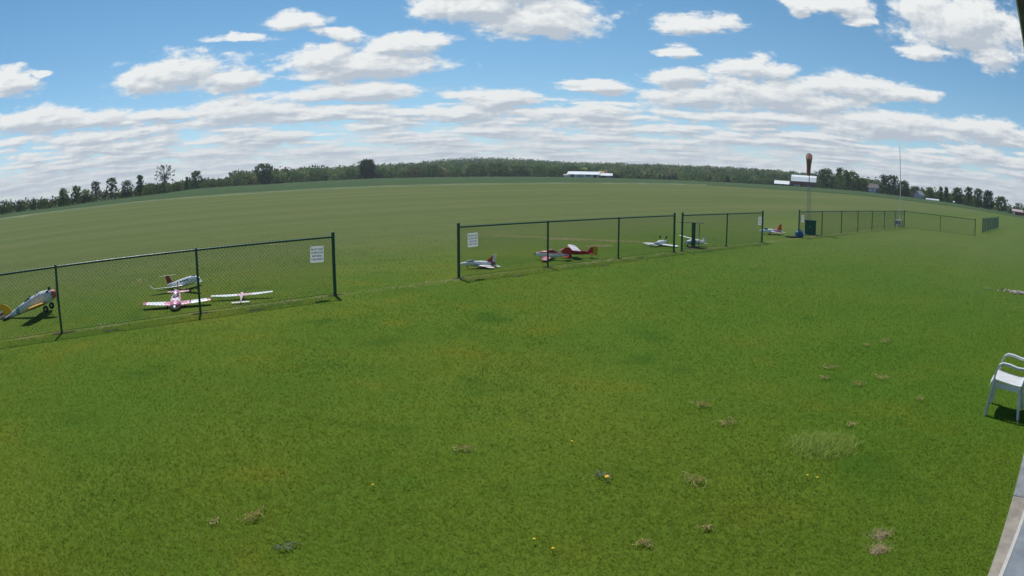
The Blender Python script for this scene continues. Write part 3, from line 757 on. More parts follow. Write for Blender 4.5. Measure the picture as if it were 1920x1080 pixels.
t = thing('equipment_bag', 'lumpy blue bag standing at the foot of the far fence end post', 'bag', (13.62, 29.36, 0), R(15))
b = MB(); b.loft([(-.20, .08, .0, .22), (-.17, .13, -.01, .29), (-.05, .15, -.01, .34), (.08, .15, -.01, .35), (.18, .13, -.01, .30), (.21, .08, .02, .22)], 12)
b.v = [(x_ + .012 * math.sin(17 * z_ + 9 * y_), y_ + .012 * math.sin(14 * x_ + 11 * z_), z_) for x_, y_, z_ in b.v]; b.build('body', mat('blue_nylon', (.030, .13, .34), .5, .25, 9, bump=.3), t, True)
b = MB(); b.tube([(-.12, .0, .30), (-.08, 0, .38), (.06, 0, .39), (.12, 0, .32)], .014, 6); b.build('handle', M_BLK, t, True)
t = thing('floor_mat', 'flat black mat on the grass left of the blue bag', 'mat', (13.15, 29.16, 0), R(20))
b = MB(); b.box((0, 0, .03), (.62, .40, .035)); b.box((.02, .01, .055), (.50, .32, .018)); b.build('mat_body', M_BLK, t)

t = thing('cabinet', 'dark green cabinet standing at the foot of the windsock tower', 'cabinet', (15.10, 31.10, 0), R(-28))
b = MB(); b.box((0, 0, .38), (.60, .42, .70)); b.build('body', M_PGRN, t)
b = MB(); b.box((0, 0, .745), (.66, .48, .035)); b.build('lid', mat('dark_lid', (.03, .075, .06), .5, .15, 8), t)
for s in (-1, 1):
    b = MB(); b.box((s * .148, -.216, .38), (.285, .014, .64)); d_ = b.build('door', M_PGRN, t)
    b = MB(); b.box((s * .03, -.228, .42), (.018, .014, .10)); b.build('handle', M_ALU, d_)
b = MB(); b.box((0, 0, .015), (1.0, .75, .05)); b.build('base_slab', M_CONC, t)

M_GALV = mat('galvanised', (.30, .32, .33), .45, .15, 15, metallic=.5)
WX, WY = 15.22, 31.62
t = thing('windsock_tower', 'slim lattice mast carrying a faded red windsock behind the green cabinet', 'windsock', (WX, WY, 0), R(-26))
hw, ht = .105, 2.55
legs = [Vector((math.cos(a), math.sin(a), 0)) * hw * 1.15 for a in (R(210), R(330), R(90))]
for l in legs:
    b = MB(); b.tube([l, l * .9 + Vector((0, 0, ht * .93)), Vector((0, 0, ht))], .011, 6); b.build('leg', M_GALV, t, True)
b = MB()
for i in range(11):
    z = .15 + i * .21
    for k in range(3):
        a_, c_ = legs[k] * .97, legs[(k + 1) % 3] * .97
        b.tube([a_ + Vector((0, 0, z)), c_ + Vector((0, 0, z + .21))], .005, 5); b.tube([a_ + Vector((0, 0, z)), c_ + Vector((0, 0, z))], .004, 5)
o = b.build('lattice', M_GALV, t); o['kind'] = 'stuff'
b = MB(); b.tube([(0, 0, ht - .05), (0, 0, 4.15)], .020, 8); b.build('pole', mat('pole_dark', (.06, .065, .07), .5, .1, 12), t, True)
# sock: the open ring faces the camera, the cloth falls limp behind it
pts = [(0, -.04, 4.02), (0.0, .06, 4.01), (-.005, .14, 3.93), (-.01, .16, 3.75), (-.02, .15, 3.5), (-.035, .14, 3.25), (-.045, .13, 3.02)]
rr = [.172, .178, .172, .150, .122, .112, .098]
b = MB(); vs = []; fs = []; n = 16
for i, (p_, r_) in enumerate(zip(pts, rr)):
    p_ = Vector(p_); tg = (Vector(pts[min(i + 1, 6)]) - Vector(pts[max(i - 1, 0)])).normalized()
    if i == 0: tg = Vector((0, 1, -.05)).normalized()
    a_ = Vector((1, 0, 0)); c_ = a_.cross(tg).normalized()
    for k in range(n):
        q_ = 2 * math.pi * k / n; w_ = 1 + .06 * math.sin(5 * q_ + i)
        vs.append(p_ + (a_ * math.cos(q_) + c_ * math.sin(q_) * (1 if i < 2 else .75)) * r_ * (w_ if i > 1 else 1))
for i in range(6):
    for k in range(n): fs.append((i * n + k, i * n + (k + 1) % n, i * n + n + (k + 1) % n, i * n + n + k))
M_SOCK = mat('faded_red_cloth', (.48, .26, .23), .85, .25, 7, bump=.2); thin_sheet(M_SOCK, .45, (.50, .28, .24))
b.add(vs, fs); sock = b.build('windsock', M_SOCK, t, True)
b = MB(); rp = [(.175 * math.cos(2 * math.pi * k / 20), -.045, 4.02 + .175 * math.sin(2 * math.pi * k / 20)) for k in range(21)]
b.tube(rp, .009, 6, False); b.build('hoop', M_GALV, sock, True)

t = thing('mast', 'tall thin white mast standing at the corner of the far fence', 'mast', (29.72, 43.62, 0), 0)
b = MB(); b.tube([(0, 0, 0), (0, 0, 3.6)], [.036, .034], 10); b.build('lower_tube', M_TRIM, t, True)
b = MB(); b.tube([(0, 0, 3.6), (-.02, 0, 6.1)], [.028, .020], 8); b.build('upper_tube', mat('mast_grey', (.36, .38, .40), .5, .1, 12), t, True)
b = MB(); b.tube([(-.02, 0, 6.1), (-.03, 0, 6.55)], [.012, .008], 6); b.build('tip', M_GALV, t, True)
t = thing('work_table', 'small white table beside the foot of the tall mast', 'table', (29.45, 43.35, 0), R(12))
b = MB(); b.box((0, 0, .50), (.62, .42, .05)); b.build('table_top', M_TRIM, t)
for sx in (-1, 1):
    for sy in (-1, 1):
        b = MB(); b.box((sx * .26, sy * .16, .238), (.05, .05, .474)); b.build('leg', mat('table_leg_grey', (.36, .40, .48), .5, .1, 10), t)
b = MB(); b.box((0, 0, .14), (.50, .30, .04)); b.build('shelf', M_TRIM, t)
b = MB(); b.box((0, .145, .33), (.46, .02, .26)); b.build('back_panel', mat('panel_blue_grey', (.26, .31, .42), .5, .1, 10), t)

# ------------------------------------------------------------------ white plastic garden chair at the right edge
M_CHAIR = mat('white_plastic', (.64, .66, .68), .42, .14, 7, spec=.5)
chd = math.atan2(.36, .46)
t = thing('garden_chair', 'white plastic garden armchair on the lawn at the right frame edge', 'chair', (5.90, 5.46, 0), chd)
# local: x along the seat width, +y = the way it faces
for s in (-1, 1):
    b = MB()
    b.strip([(s * .285, .245, 0), (s * .275, .225, .22), (s * .268, .205, .45), (s * .270, .185, .57), (s * .274, .155, .625), (s * .277, .10, .652), (s * .28, .0, .648), (s * .28, -.12, .628), (s * .275, -.22, .630), (s * .262, -.27, .66)], (1, 0, 0), .060, .026)
    b.strip([(s * .262, .238, .03), (s * .252, .218, .22), (s * .246, .198, .45)], (0, 1, 0), .045, .010)
    b.build('arm_with_front_leg', M_CHAIR, t)
    b = MB()
    b.strip([(s * .275, -.285, 0), (s * .255, -.245, .20), (s * .235, -.205, .40)], (1, 0, 0), .050, .014)
    b.strip([(s * .252, -.278, .02), (s * .232, -.238, .20), (s * .214, -.198, .40)], (0, 1, 0), .045, .010)
    b.build('rear_leg', M_CHAIR, t)
# seat: a dished sheet with a rolled front lip
nu, nv = 9, 12; vs = []; fs = []
prof = [(.275, .345), (.272, .385), (.258, .415), (.235, .428), (.20, .430), (.13, .424), (.05, .415), (-.04, .408), (-.12, .402), (-.19, .400), (-.22, .405), (-.24, .42)]
for lay in (0, -.012):
    for (yy, zz) in prof:
        for k in range(nu):
            u_ = k / (nu - 1) * 2 - 1
            vs.append((u_ * .245, yy - (.02 * u_ * u_ if yy > .2 else 0), zz + lay + .018 * u_ ** 4 * (1 if yy < .24 else .2)))
for i in range(len(prof) - 1):
    for k in range(nu - 1):
        a_ = i * nu + k; o_ = len(prof) * nu
        fs += [(a_, a_ + 1, a_ + nu + 1, a_ + nu), (o_ + a_, o_ + a_ + nu, o_ + a_ + nu + 1, o_ + a_ + 1)]
o_ = len(prof) * nu; L_ = (len(prof) - 1) * nu
for k in range(nu - 1): fs += [(k, o_ + k, o_ + k + 1, k + 1), (L_ + k, L_ + k + 1, o_ + L_ + k + 1, o_ + L_ + k)]
for i in range(len(prof) - 1): fs += [(i * nu, i * nu + nu, o_ + i * nu + nu, o_ + i * nu), (i * nu + nu - 1, o_ + i * nu + nu - 1, o_ + i * nu + 2 * nu - 1, i * nu + 2 * nu - 1)]
b = MB(); b.add(vs, fs); b.build('seat', M_CHAIR, t, True)
for s in (-1, 1):
    b = MB(); b.strip([(s * .243, .225, .385), (s * .243, 0, .375), (s * .243, -.20, .37)], (0, 0, 1), .06, .010); b.build('side_skirt', M_CHAIR, t)
    b = MB(); b.strip([(s * .24, -.235, .42), (s * .262, -.285, .66), (s * .235, -.335, .86)], (1, 0, 0), .045, .016); b.build('back_post', M_CHAIR, t)
b = MB(); b.strip([(-.235, -.335, .86), (-.12, -.352, .895), (.12, -.352, .895), (.235, -.335, .86)], (0, -.2, .98), .06, .016); b.build('back_rail', M_CHAIR, t)
for k in range(5):
    x_ = -.16 + k * .08
    b = MB(); b.strip([(x_, -.235, .415), (x_ * 1.05, -.29, .64), (x_, -.345, .875)], (1, 0, 0), .05, .010); b.build('back_slat', M_CHAIR, t)

# ------------------------------------------------------------------ farm buildings beyond the field
def at(azd, D): return D * math.sin(R(azd)), D * math.cos(R(azd))
def gz(x, y): return float(terrain(x, y) + crop_lift(x, y))
M_SHW = mat('shed_white_wall', (.62, .64, .65), .7, .12, .4)
M_RFW = mat('roof_white_metal', (.80, .82, .83), .45, .08, .3)
M_BRICK = mat('barn_red_board', (.25, .07, .06), .85, .25, 1.2)
M_STONE = mat('barn_stone', (.20, .17, .16), .9, .3, 1.5)
M_OPEN = mat('dark_opening', (.03, .03, .035), .9, .2, 1)
M_HGREY = mat('house_grey_siding', (.36, .36, .44), .7, .1, .6)
M_RROOF = mat('roof_brown_shingle', (.12, .105, .11), .8, .2, 1)
M_GROOF = mat('roof_grey_shingle', (.28, .29, .32), .8, .2, 1)
def gable(name, label, cat, azd, D, L, W_, hw_, hr, rz, mw, mr, openings=(), gambrel=False, over=.5):
    """x = along the ridge; the -y side faces the camera"""
    x, y = at(azd, D)
    t = thing(name, label, cat, (x, y, gz(x, y) - .15), rz)
    b = MB(); h = L / 2; w = W_ / 2
    if gambrel: pr = [(-w, 0), (w, 0), (w, hw_), (w * .62, hw_ + (hr - hw_) * .66), (0, hr), (-w * .62, hw_ + (hr - hw_) * .66), (-w, hw_)]
    else: pr = [(-w, 0), (w, 0), (w, hw_), (0, hr), (-w, hw_)]
    n = len(pr)
    b.add([(-h, a, c) for a, c in pr] + [(h, a, c) for a, c in pr], [tuple(range(n)), tuple(range(2 * n - 1, n - 1, -1))] + [(i, (i + 1) % n, n + (i + 1) % n, n + i) for i in range(n)])
    b.build('wall', mw, t)
    b = MB(); up = pr[2:]
    for (a0, c0), (a1, c1) in zip(up[:-1], up[1:]):
        dx_, dz_ = a1 - a0, c1 - c0; ll = math.hypot(dx_, dz_); nx, nz = dz_ / ll, -dx_ / ll
        if nz < 0: nx, nz = -nx, -nz
        e0 = over * .8 if abs(a0) >= w - .01 else 0; e1 = over * .8 if abs(a1) >= w - .01 else 0
        p0 = (a0 - dx_ / ll * e0, c0 - dz_ / ll * e0); p1 = (a1 + dx_ / ll * e1, c1 + dz_ / ll * e1)
        k = .14
        b.plate([(-h - over, p0[0] + nx * k, p0[1] + nz * k), (h + over, p0[0] + nx * k, p0[1] + nz * k), (h + over, p1[0] + nx * k, p1[1] + nz * k), (-h - over, p1[0] + nx * k, p1[1] + nz * k)], (0, nx, nz), .16)
    b.build('roof', mr, t)
    for (nm, cx, cz, sw, sh, mo) in openings:
        b = MB(); b.box((cx, -w - .03, cz), (sw, .10, sh)); fo = b.build(nm, mo, t)
        if nm == 'window':
            c = MB(); c.box((cx, -w - .06, cz), (sw + .25, .07, .12)); c.box((cx, -w - .061, cz - sh / 2), (sw + .3, .10, .14)); c.build('window_bar', M_TRIM, fo)
    return t
gable('farm_shed', 'long white farm shed with a white roof before the wooded hill', 'farm building', 6.1, 530, 24, 13, 2.5, 4.6, R(-14), M_SHW, M_RFW,
      [('door', -8.5, 1.2, 2.6, 2.4, M_OPEN), ('door', -2, 1.2, 5, 2.3, mat('door_grey', (.35, .37, .40), .7, .1, 1)), ('window', 4, 1.4, 4, 1.1, M_OPEN), ('door', 9.4, 1.2, 3, 2.2, M_OPEN)], over=.8)
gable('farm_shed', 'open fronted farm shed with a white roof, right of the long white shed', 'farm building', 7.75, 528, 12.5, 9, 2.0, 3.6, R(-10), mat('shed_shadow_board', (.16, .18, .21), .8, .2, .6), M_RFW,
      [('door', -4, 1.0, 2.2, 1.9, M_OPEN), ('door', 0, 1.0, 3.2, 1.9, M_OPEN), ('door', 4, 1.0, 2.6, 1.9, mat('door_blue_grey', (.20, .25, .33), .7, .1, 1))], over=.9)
gable('farm_shed', 'small shed with a yellow and maroon roof peeping over the open shed', 'farm building', 7.72, 556, 5.6, 4, 4.3, 5.6, R(-10), mat('shed_plum', (.10, .03, .04), .8, .2, 1), mat('roof_yellow_maroon', (.48, .30, .06), .7, .15, 1, bands=[('x', .8, 9, (.15, .03, .05), False, .2)]))
gable('farm_shed', 'low pale shed at the left end of the white farm sheds', 'farm building', 4.75, 534, 6.5, 5, 1.6, 2.4, R(-8), M_SHW, mat('roof_pale_grey', (.42, .42, .44), .7, .15, 1))
gable('barn', 'red barn with a big white gambrel roof below the windsock', 'barn', 25.25, 508, 19, 11, 4.3, 8.6, R(-30), M_BRICK, M_RFW,
      [('door', 5.2, 1.7, 4.6, 3.3, M_STONE), ('door', -1.5, 1.4, 1.8, 2.6, M_OPEN), ('window', -7, 1.1, 1.0, .9, M_TRIM), ('window', -5, 1.1, 1.0, .9, M_TRIM), ('window', -3.4, 1.1, .8, .9, M_TRIM), ('window', 8.2, 1.4, .9, .9, M_OPEN)], True, .6)
gable('low_shed', 'low white roofed lean shed at the left end of the red barn', 'farm building', 23.25, 500, 10.5, 7, 1.4, 3.5, R(-27), M_STONE, M_RFW, [('door', 1, .7, 2.4, 1.2, M_OPEN)], over=.7)
gable('farmhouse', 'grey house with a pale eave between the trees right of the barn', 'house', 31.8, 425, 7.0, 6, 3.2, 5.6, R(-52), M_HGREY, M_RROOF,
      [('window', -2, 1.9, 1.0, 1.2, M_TRIM), ('window', 1.2, 1.9, 1.0, 1.2, M_TRIM), ('door', 2.8, 1.1, .9, 2.0, M_OPEN)], over=.6)
gable('farmhouse', 'small grey gabled house among the trees right of the mast', 'house', 36.1, 398, 5.2, 5, 2.2, 4.4, R(20), M_HGREY, M_GROOF,
      [('window', -1.2, 1.2, 1.2, 1.1, M_TRIM), ('window', 1.0, 1.2, 1.2, 1.1, M_TRIM)], over=.5)
gable('brick_building', 'low red brick building with a pale end at the right frame edge', 'building', 46.3, 322, 6, 5, 1.7, 2.6, R(-40), M_BRICK, mat('roof_pinkish', (.45, .36, .36), .7, .15, 1), [('door', -2.3, .9, 1.2, 1.6, M_TRIM)])
x, y = at(37.45, 383); t = thing('crop_tunnel', 'long low white crop tunnel along the foot of the right hand trees', 'crop tunnel', (x, y, gz(x, y)), R(-50))
b = MB(); vs = []; fs = []
for xx in (-4.5, 4.5):
    for k in range(9): a_ = math.pi * k / 8; vs.append((xx, 1.0 * math.cos(a_), .9 * math.sin(a_)))
for k in range(8): fs.append((k, k + 1, 10 + k, 9 + k))
fs += [tuple(range(9)), tuple(range(17, 8, -1))]; b.add(vs, fs); b.build('cover', M_RFW, t)
b = MB()
for xx in (-4.55, -2.2, 0.1, 2.3, 4.55): b.tube([(xx, 1.03 * math.cos(math.pi * k / 8), .93 * math.sin(math.pi * k / 8)) for k in range(9)], .04, 5)
b.build('hoops', M_GALV, t)
x, y = at(39.62, 370); t = thing('hay_bale', 'white wrapped bale at the right end of the crop tunnel', 'bale', (x, y, gz(x, y)), R(-50))
b = MB(); b.disc((0, 0, .62), (1, 0, 0), .65, 1.3, 14); b.build('wrapped_roll', M_RFW, t, True)
for zz, azd, D, hh, lab in ((0, 8.35, 526, 5.6, 'thin pale utility pole right of the white farm sheds'), (1, 17.6, 520, 4.6, 'thin utility pole before the pale shrubs')):
    x, y = at(azd, D); t = thing('utility_pole', lab, 'utility pole', (x, y, gz(x, y)), R(-10))
    b = MB(); b.tube([(0, 0, 0), (0, 0, hh)], [.16, .11], 8); b.build('pole', mat('pole_grey', (.36, .35, .33), .8, .15, 4), t)
    b = MB(); b.box((0, 0, hh - .5), (1.6, .1, .12)); b.build('crossarm', mat('arm_grey', (.30, .28, .26), .8, .15, 4), t)

# ------------------------------------------------------------------ trees
M_LEAF = leaf_mat('leaves', 0.45, 0.30)
M_BARK = mat('bark', (.085, .072, .062), .9, .25, 3, bump=.3)
def leaf_cloud(centers, radii, per, size, base, seed):
    """many small leaf-clump faces scattered through a set of lumps -> arrays"""
    r = np.random.default_rng(seed)
    C = np.repeat(np.asarray(centers, float), per, 0); Rr = np.repeat(np.asarray(radii, float), per, 0)
    n = len(C)
    d = r.normal(size=(n, 3)); d /= np.linalg.norm(d, axis=1)[:, None]
    p = C + d * Rr * (r.random(n)[:, None] ** .45)
    a = r.normal(size=(n, 3)) + d * .7; a /= np.linalg.norm(a, axis=1)[:, None]
    up = r.normal(size=(n, 3)); u = np.cross(a, up); u /= np.linalg.norm(u, axis=1)[:, None]; v = np.cross(a, u)
    s = size * (.55 + .9 * r.random(n))[:, None]
    k = .55 + .35 * r.random((n, 1))
    V = np.stack([p - u * s, p - v * s * k + u * s * .15, p + u * s, p + v * s * k - u * s * .1], 1).reshape(-1, 3)
    lump = np.repeat(r.random(len(centers)), per)
    br = (.80 + .35 * lump + .25 * (r.random(n) - .5))
    col = np.asarray(base)[None, :] * br[:, None]
    hue = (r.random(n) - .5) * .22 + (lump - .5) * .25
    col = col * np.stack([1 + hue, np.ones(n), 1 - hue], 1)
    return V, np.repeat(col, 4, 0)
def tree(label, azd, D, h, w, kind, seed, base, group):
    x, y = at(azd, D); rr_ = random.Random(seed)
    t = thing('tree', label, 'tree', (x, y, gz(x, y) - .1), rr_.random() * 6.28, group)
    trunk_top = {'bare': .72, 'open': .6, 'airy': .62, 'lean': .6, 'wild': .6, 'narrow': .55, 'spire': .8}.get(kind, .5) * h
    lean = .10 * h if kind in ('lean', 'bare') else .02 * h
    b = MB(); r0 = h * (.022 if kind in ('bare', 'lean', 'airy', 'narrow', 'spire') else .03)
    tp = [(0, 0, 0), (lean * .2, 0, trunk_top * .4), (lean * .6, lean * .1, trunk_top * .75), (lean, 0, trunk_top)]
    b.tube(tp, [r0, r0 * .8, r0 * .6, r0 * .35], 7)
    cent = []; rad = []
    W2 = w / 2
    low = {'bushy': .30, 'shrub': .30, 'pale': .30, 'dome': .34, 'broad': .33, 'dense': .30, 'open': .30, 'lean': .36, 'airy': .30, 'bare': .36, 'wild': .30, 'narrow': .2, 'spire': .15}[kind]
    nl = {'bushy': 13, 'shrub': 12, 'pale': 12, 'dome': 18, 'broad': 22, 'dense': 32, 'open': 19, 'lean': 15, 'airy': 17, 'bare': 34, 'wild': 26, 'narrow': 13, 'spire': 11}[kind]
    for i in range(nl):
        fz = low + (1 - low) * ((i + .5) / nl) ** .9
        prof_ = math.sqrt(max(.04, 1 - abs((fz - (low + .35 * (1 - low))) / (.68 * (1 - low) + .02)) ** 2.2)) if kind not in ('spire',) else (1.05 - fz)
        a_ = i * 2.4 + rr_.random() * .9
        lr = w * {'bare': .085, 'airy': .16, 'open': .17, 'lean': .17, 'wild': .16, 'narrow': .30, 'spire': .26, 'dense': .19}.get(kind, .235) * (.75 + .5 * rr_.random())
        lr = min(lr, h * .2)
        rad_ = max(0, W2 * prof_ - lr * .7) * (.55 + .5 * rr_.random())
        c = (math.cos(a_) * rad_ + lean * fz, math.sin(a_) * rad_, min(h * fz, h - lr * .75))
        cent.append(c); rad.append((lr, lr, lr * .82))
        if kind in ('bare', 'open', 'airy', 'lean', 'wild') or i % 3 == 0:
            z0 = trunk_top * (.35 + .5 * rr_.random()); q0 = z0 / trunk_top
            mid_ = ((c[0] + lean * q0) * .45, c[1] * .4, (z0 + c[2]) * .5 + .04 * h)
            b.tube([(lean * q0, 0, z0), mid_, (c[0], c[1], c[2] + (lr * .7 if kind == 'bare' else 0))], [r0 * .45, r0 * .3, r0 * .1], 5)
    if kind in ('bushy', 'dome', 'broad', 'dense', 'shrub', 'pale', 'wild'):        # low skirt of foliage
        for i in range(7):
            a_ = i * .9; cent.append((math.cos(a_) * W2 * .62, math.sin(a_) * W2 * .62, h * .2)); rad.append((w * .2, w * .2, h * .19))
    b.build('trunk', M_BARK, t, True)
    per = {'bare': 10, 'airy': 30, 'open': 34, 'lean': 28, 'wild': 36, 'dense': 60, 'broad': 56}.get(kind, 48)
    V, Cc = leaf_cloud(cent, rad, per, {'bare': .026, 'shrub': .05, 'pale': .05}.get(kind, .040) * h, base, seed)
    np_mesh('crown', V, quads=np.arange(len(V)).reshape(-1, 4), cols=Cc, m=M_LEAF, parent=t)
DG = (.072, .120, .040); MG = (.100, .160, .046); LG = (.155, .220, .066); OG = (.135, .145, .058); GG = (.105, .118, .080)
LEFTG, MIDG, RGTG = 'trees along the left field edge', 'trees below the wooded hill', 'trees around the farm on the right'
TREES = [
 ('bushy', -46.72, 300, 6.0, 6.2, DG, LEFTG, 'dark bushy tree cut by the left frame edge'),
 ('bushy', -44.86, 300, 5.1, 4.7, DG, LEFTG, 'low bushy tree second from the left frame edge'),
 ('dome', -42.47, 300, 4.4, 5.2, MG, LEFTG, 'low round tree third from the left frame edge'),
 ('bushy', -40.31, 303, 7.8, 5.7, MG, LEFTG, 'bushy tree that begins the taller group on the left'),
 ('open', -39.01, 308, 8.2, 5.8, MG, LEFTG, 'tall loose crowned tree in the middle of the left group'),
 ('bushy', -38.09, 318, 6.4, 5.0, LG, LEFTG, 'lighter green tree in the left group, before the leaning one'),
 ('lean', -36.97, 316, 9.4, 5.0, GG, LEFTG, 'thin greyish leaning tree at the right end of the left group'),
 ('airy', -35.5, 322, 10.1, 5.6, DG, LEFTG, 'tall tree with an airy gapped crown standing alone left of the bare tree'),
 ('bushy', -33.99, 328, 8.2, 6.2, DG, LEFTG, 'full dark tree right of the airy gapped tree'),
 ('narrow', -32.75, 333, 9.9, 3.4, DG, LEFTG, 'narrow tall tree just left of the bare tree'),
 ('bushy', -31.68, 337, 5.8, 5.9, MG, LEFTG, 'low bushy tree at the foot of the bare tree'),
 ('bare', -30.37, 349, 14.0, 9.4, GG, LEFTG, 'tallest left hand tree, nearly bare with spreading branches'),
 ('narrow', -29.12, 368, 4.6, 3.8, OG, LEFTG, 'small slender tree right of the bare tree'),
 ('spire', -28.33, 380, 7.2, 3.0, DG, LEFTG, 'pointed narrow tree between the bare tree and a fuller one'),
 ('open', -27.49, 393, 10.2, 7.4, DG, LEFTG, 'full tree with a ragged top at the right end of the left row'),
 ('wild', -21.32, 438, 13.2, 12.5, DG, MIDG, 'big lone tree with an uneven ragged crown left of the hill'),
 ('dense', -12.35, 502, 14.0, 14.3, (.048, .080, .036), MIDG, 'dense dark lone tree standing higher than its neighbours left of the hill top'),
 ('dome', -18.83, 467, 7.8, 12.5, MG, MIDG, 'round tree just right of the ragged lone tree'),
 ('dome', -16.87, 497, 8.3, 14.1, MG, MIDG, 'broad round tree, second right of the ragged lone tree'),
 ('bushy', -15.11, 496, 7.1, 11.7, LG, MIDG, 'low lighter tree between the ragged tree and the dense dark tree'),
 ('dome', -13.87, 521, 8.3, 10.7, MG, MIDG, 'round tree touching the left side of the dense dark tree'),
 ('bushy', -10.21, 533, 8.1, 15.2, MG, MIDG, 'wide bushy tree just right of the dense dark tree'),
 ('dome', -8.25, 547, 9.1, 14.7, OG, MIDG, 'olive green round tree, second right of the dense dark tree'),
 ('dome', -6.71, 529, 9.3, 12.5, DG, MIDG, 'dark round tree below the left shoulder of the hill'),
 ('bushy', -4.99, 548, 7.8, 13.0, MG, MIDG, 'bushy tree below the hill top, left of the two dark domes'),
 ('dome', -3.04, 546, 10.4, 17.2, DG, MIDG, 'left one of two large dark domed trees below the hill top'),
 ('dome', -1.15, 549, 10.9, 17.3, DG, MIDG, 'right one of two large dark domed trees below the hill top'),
 ('dome', 0.66, 540, 9.0, 14.5, DG, MIDG, 'dark round tree right of the two large domed trees'),
 ('dome', 2.24, 551, 8.8, 13.9, MG, MIDG, 'round tree halfway between the domed trees and the white sheds'),
 ('bushy', 3.59, 562, 8.5, 13.3, MG, MIDG, 'bushy tree just left of the white sheds'),
 ('dome', 5.18, 572, 9.6, 15.4, DG, MIDG, 'dark round tree rising behind the long white shed'),
 ('shrub', 9.94, 540, 6.0, 12.8, MG, MIDG, 'low spreading tree just right of the white sheds'),
 ('shrub', 11.99, 551, 6.6, 13.1, MG, MIDG, 'low spreading tree, second right of the white sheds'),
 ('pale', 14.75, 540, 6.0, 11.1, LG, MIDG, 'left one of three pale green low trees'),
 ('pale', 16.0, 539, 6.8, 11.9, LG, MIDG, 'middle one of three pale green low trees'),
 ('pale', 17.53, 534, 6.8, 11.8, LG, MIDG, 'right one of three pale green low trees'),
 ('shrub', 19.63, 529, 6.7, 14.2, MG, MIDG, 'low dark spreading tree right of the pale green ones'),
 ('shrub', 21.52, 523, 6.6, 12.4, MG, MIDG, 'low spreading tree just left of the low shed at the barn'),
 ('dome', 27.26, 461, 13.1, 13.8, DG, RGTG, 'large dark tree touching the right end of the red barn'),
 ('narrow', 28.49, 472, 14.9, 7.5, DG, RGTG, 'tallest narrow tree of the clump right of the barn'),
 ('broad', 29.38, 431, 12.2, 14.3, MG, RGTG, 'broad mid green tree in front of the clump right of the barn'),
 ('dome', 30.68, 432, 7.8, 8.9, DG, RGTG, 'smaller round tree left of the grey house'),
 ('broad', 33.23, 417, 11.8, 15.2, (.048, .078, .040), RGTG, 'big broad dark tree between the grey house and the mast'),
 ('dome', 34.62, 422, 9.6, 8.7, DG, RGTG, 'dark round tree right behind the white mast'),
 ('dome', 35.72, 414, 6.8, 7.9, GG, RGTG, 'low greyish tree left of the small gabled house'),
 ('bushy', 37.09, 411, 7.7, 7.1, MG, RGTG, 'bushy tree right of the small gabled house'),
 ('narrow', 38.27, 394, 8.3, 3.4, DG, RGTG, 'left one of a pair of slender trees above the crop tunnel'),
 ('narrow', 38.81, 390, 8.5, 3.4, DG, RGTG, 'right one of a pair of slender trees above the crop tunnel'),
 ('dome', 39.95, 380, 8.9, 7.2, DG, RGTG, 'round dark tree above the wrapped bale'),
 ('open', 41.1, 373, 9.9, 5.9, DG, RGTG, 'tall loose crowned tree on the far right'),
 ('bushy', 42.1, 366, 9.7, 6.9, DG, RGTG, 'bushy dark tree left of the last tall dome on the right'),
 ('dome', 43.11, 359, 9.7, 7.9, (.050, .082, .044), RGTG, 'last tall domed tree before the skyline drops on the right'),
 ('dome', 44.59, 356, 7.7, 7.9, DG, RGTG, 'lower tree where the right hand skyline drops'),
 ('bushy', 46.45, 357, 6.1, 7.3, DG, RGTG, 'dark tree at the right frame edge behind the brick building'),
]
for i, (k, a, D, h, w, c, grp, lab) in enumerate(TREES):
    tree(lab, a, D, h * 1.05, w * (1.3 if grp == LEFTG else 1.12), k, 100 + i, c, grp)

# undergrowth along the field edges and the wooded hill: masses nobody could count
def mass(name, pts, sizes, per, leaf, cols, label, cat):
    V, Cc = leaf_cloud(pts, sizes, per, leaf, (1, 1, 1), 5)
    cc = np.repeat(np.asarray(cols), per * 4, 0) * Cc
    o = np_mesh(name, V, quads=np.arange(len(V)).reshape(-1, 4), cols=cc, m=M_LEAF)
    return tag(o, label, cat, kind='stuff')
pts = []; sz = []; cl = []
a = -58.0
while a < -22.5:                                     # left hedge
    D = np.interp(R(a), AZ_T, D_T)
    for k in range(2):
        dd = D + 6 + 8 * k + random.uniform(-3, 3); x, y = at(a + random.uniform(-.15, .15), dd); hh = random.uniform(3.4, 6.6)
        pts.append((x, y, gz(x, y) + hh * .45)); sz.append((2.4, 2.4, hh * .55)); f = random.uniform(.7, 1.2); cl.append([c * f for c in random.choice((DG, DG, MG, OG))])
    a += .30
mass('hedgerow', pts, sz, 48, .52, cl, 'continuous dark hedge under the trees along the left field edge', 'hedge')
pts = []; sz = []; cl = []
a = 25.0
while a < 58:
    D = np.interp(R(a), AZ_T, D_T)
    for k in range(2):
        dd = D + 14 + 9 * k + random.uniform(-3, 3); x, y = at(a + random.uniform(-.15, .15), dd)
        hh = random.uniform(4.6, 8.6) if a > 33 else random.uniform(2.5, 5); hh *= .62 if a > 44.5 else 1
        pts.append((x, y, gz(x, y) + hh * .45)); sz.append((2.8, 2.8, hh * .55)); f = random.uniform(.7, 1.2); cl.append([c * f for c in random.choice((DG, DG, MG, GG))])
    a += .30
mass('thicket', pts, sz, 44, .52, cl, 'continuous thicket behind the farm trees on the right', 'thicket')
pts = []; sz = []; cl = []
N_T = 6200
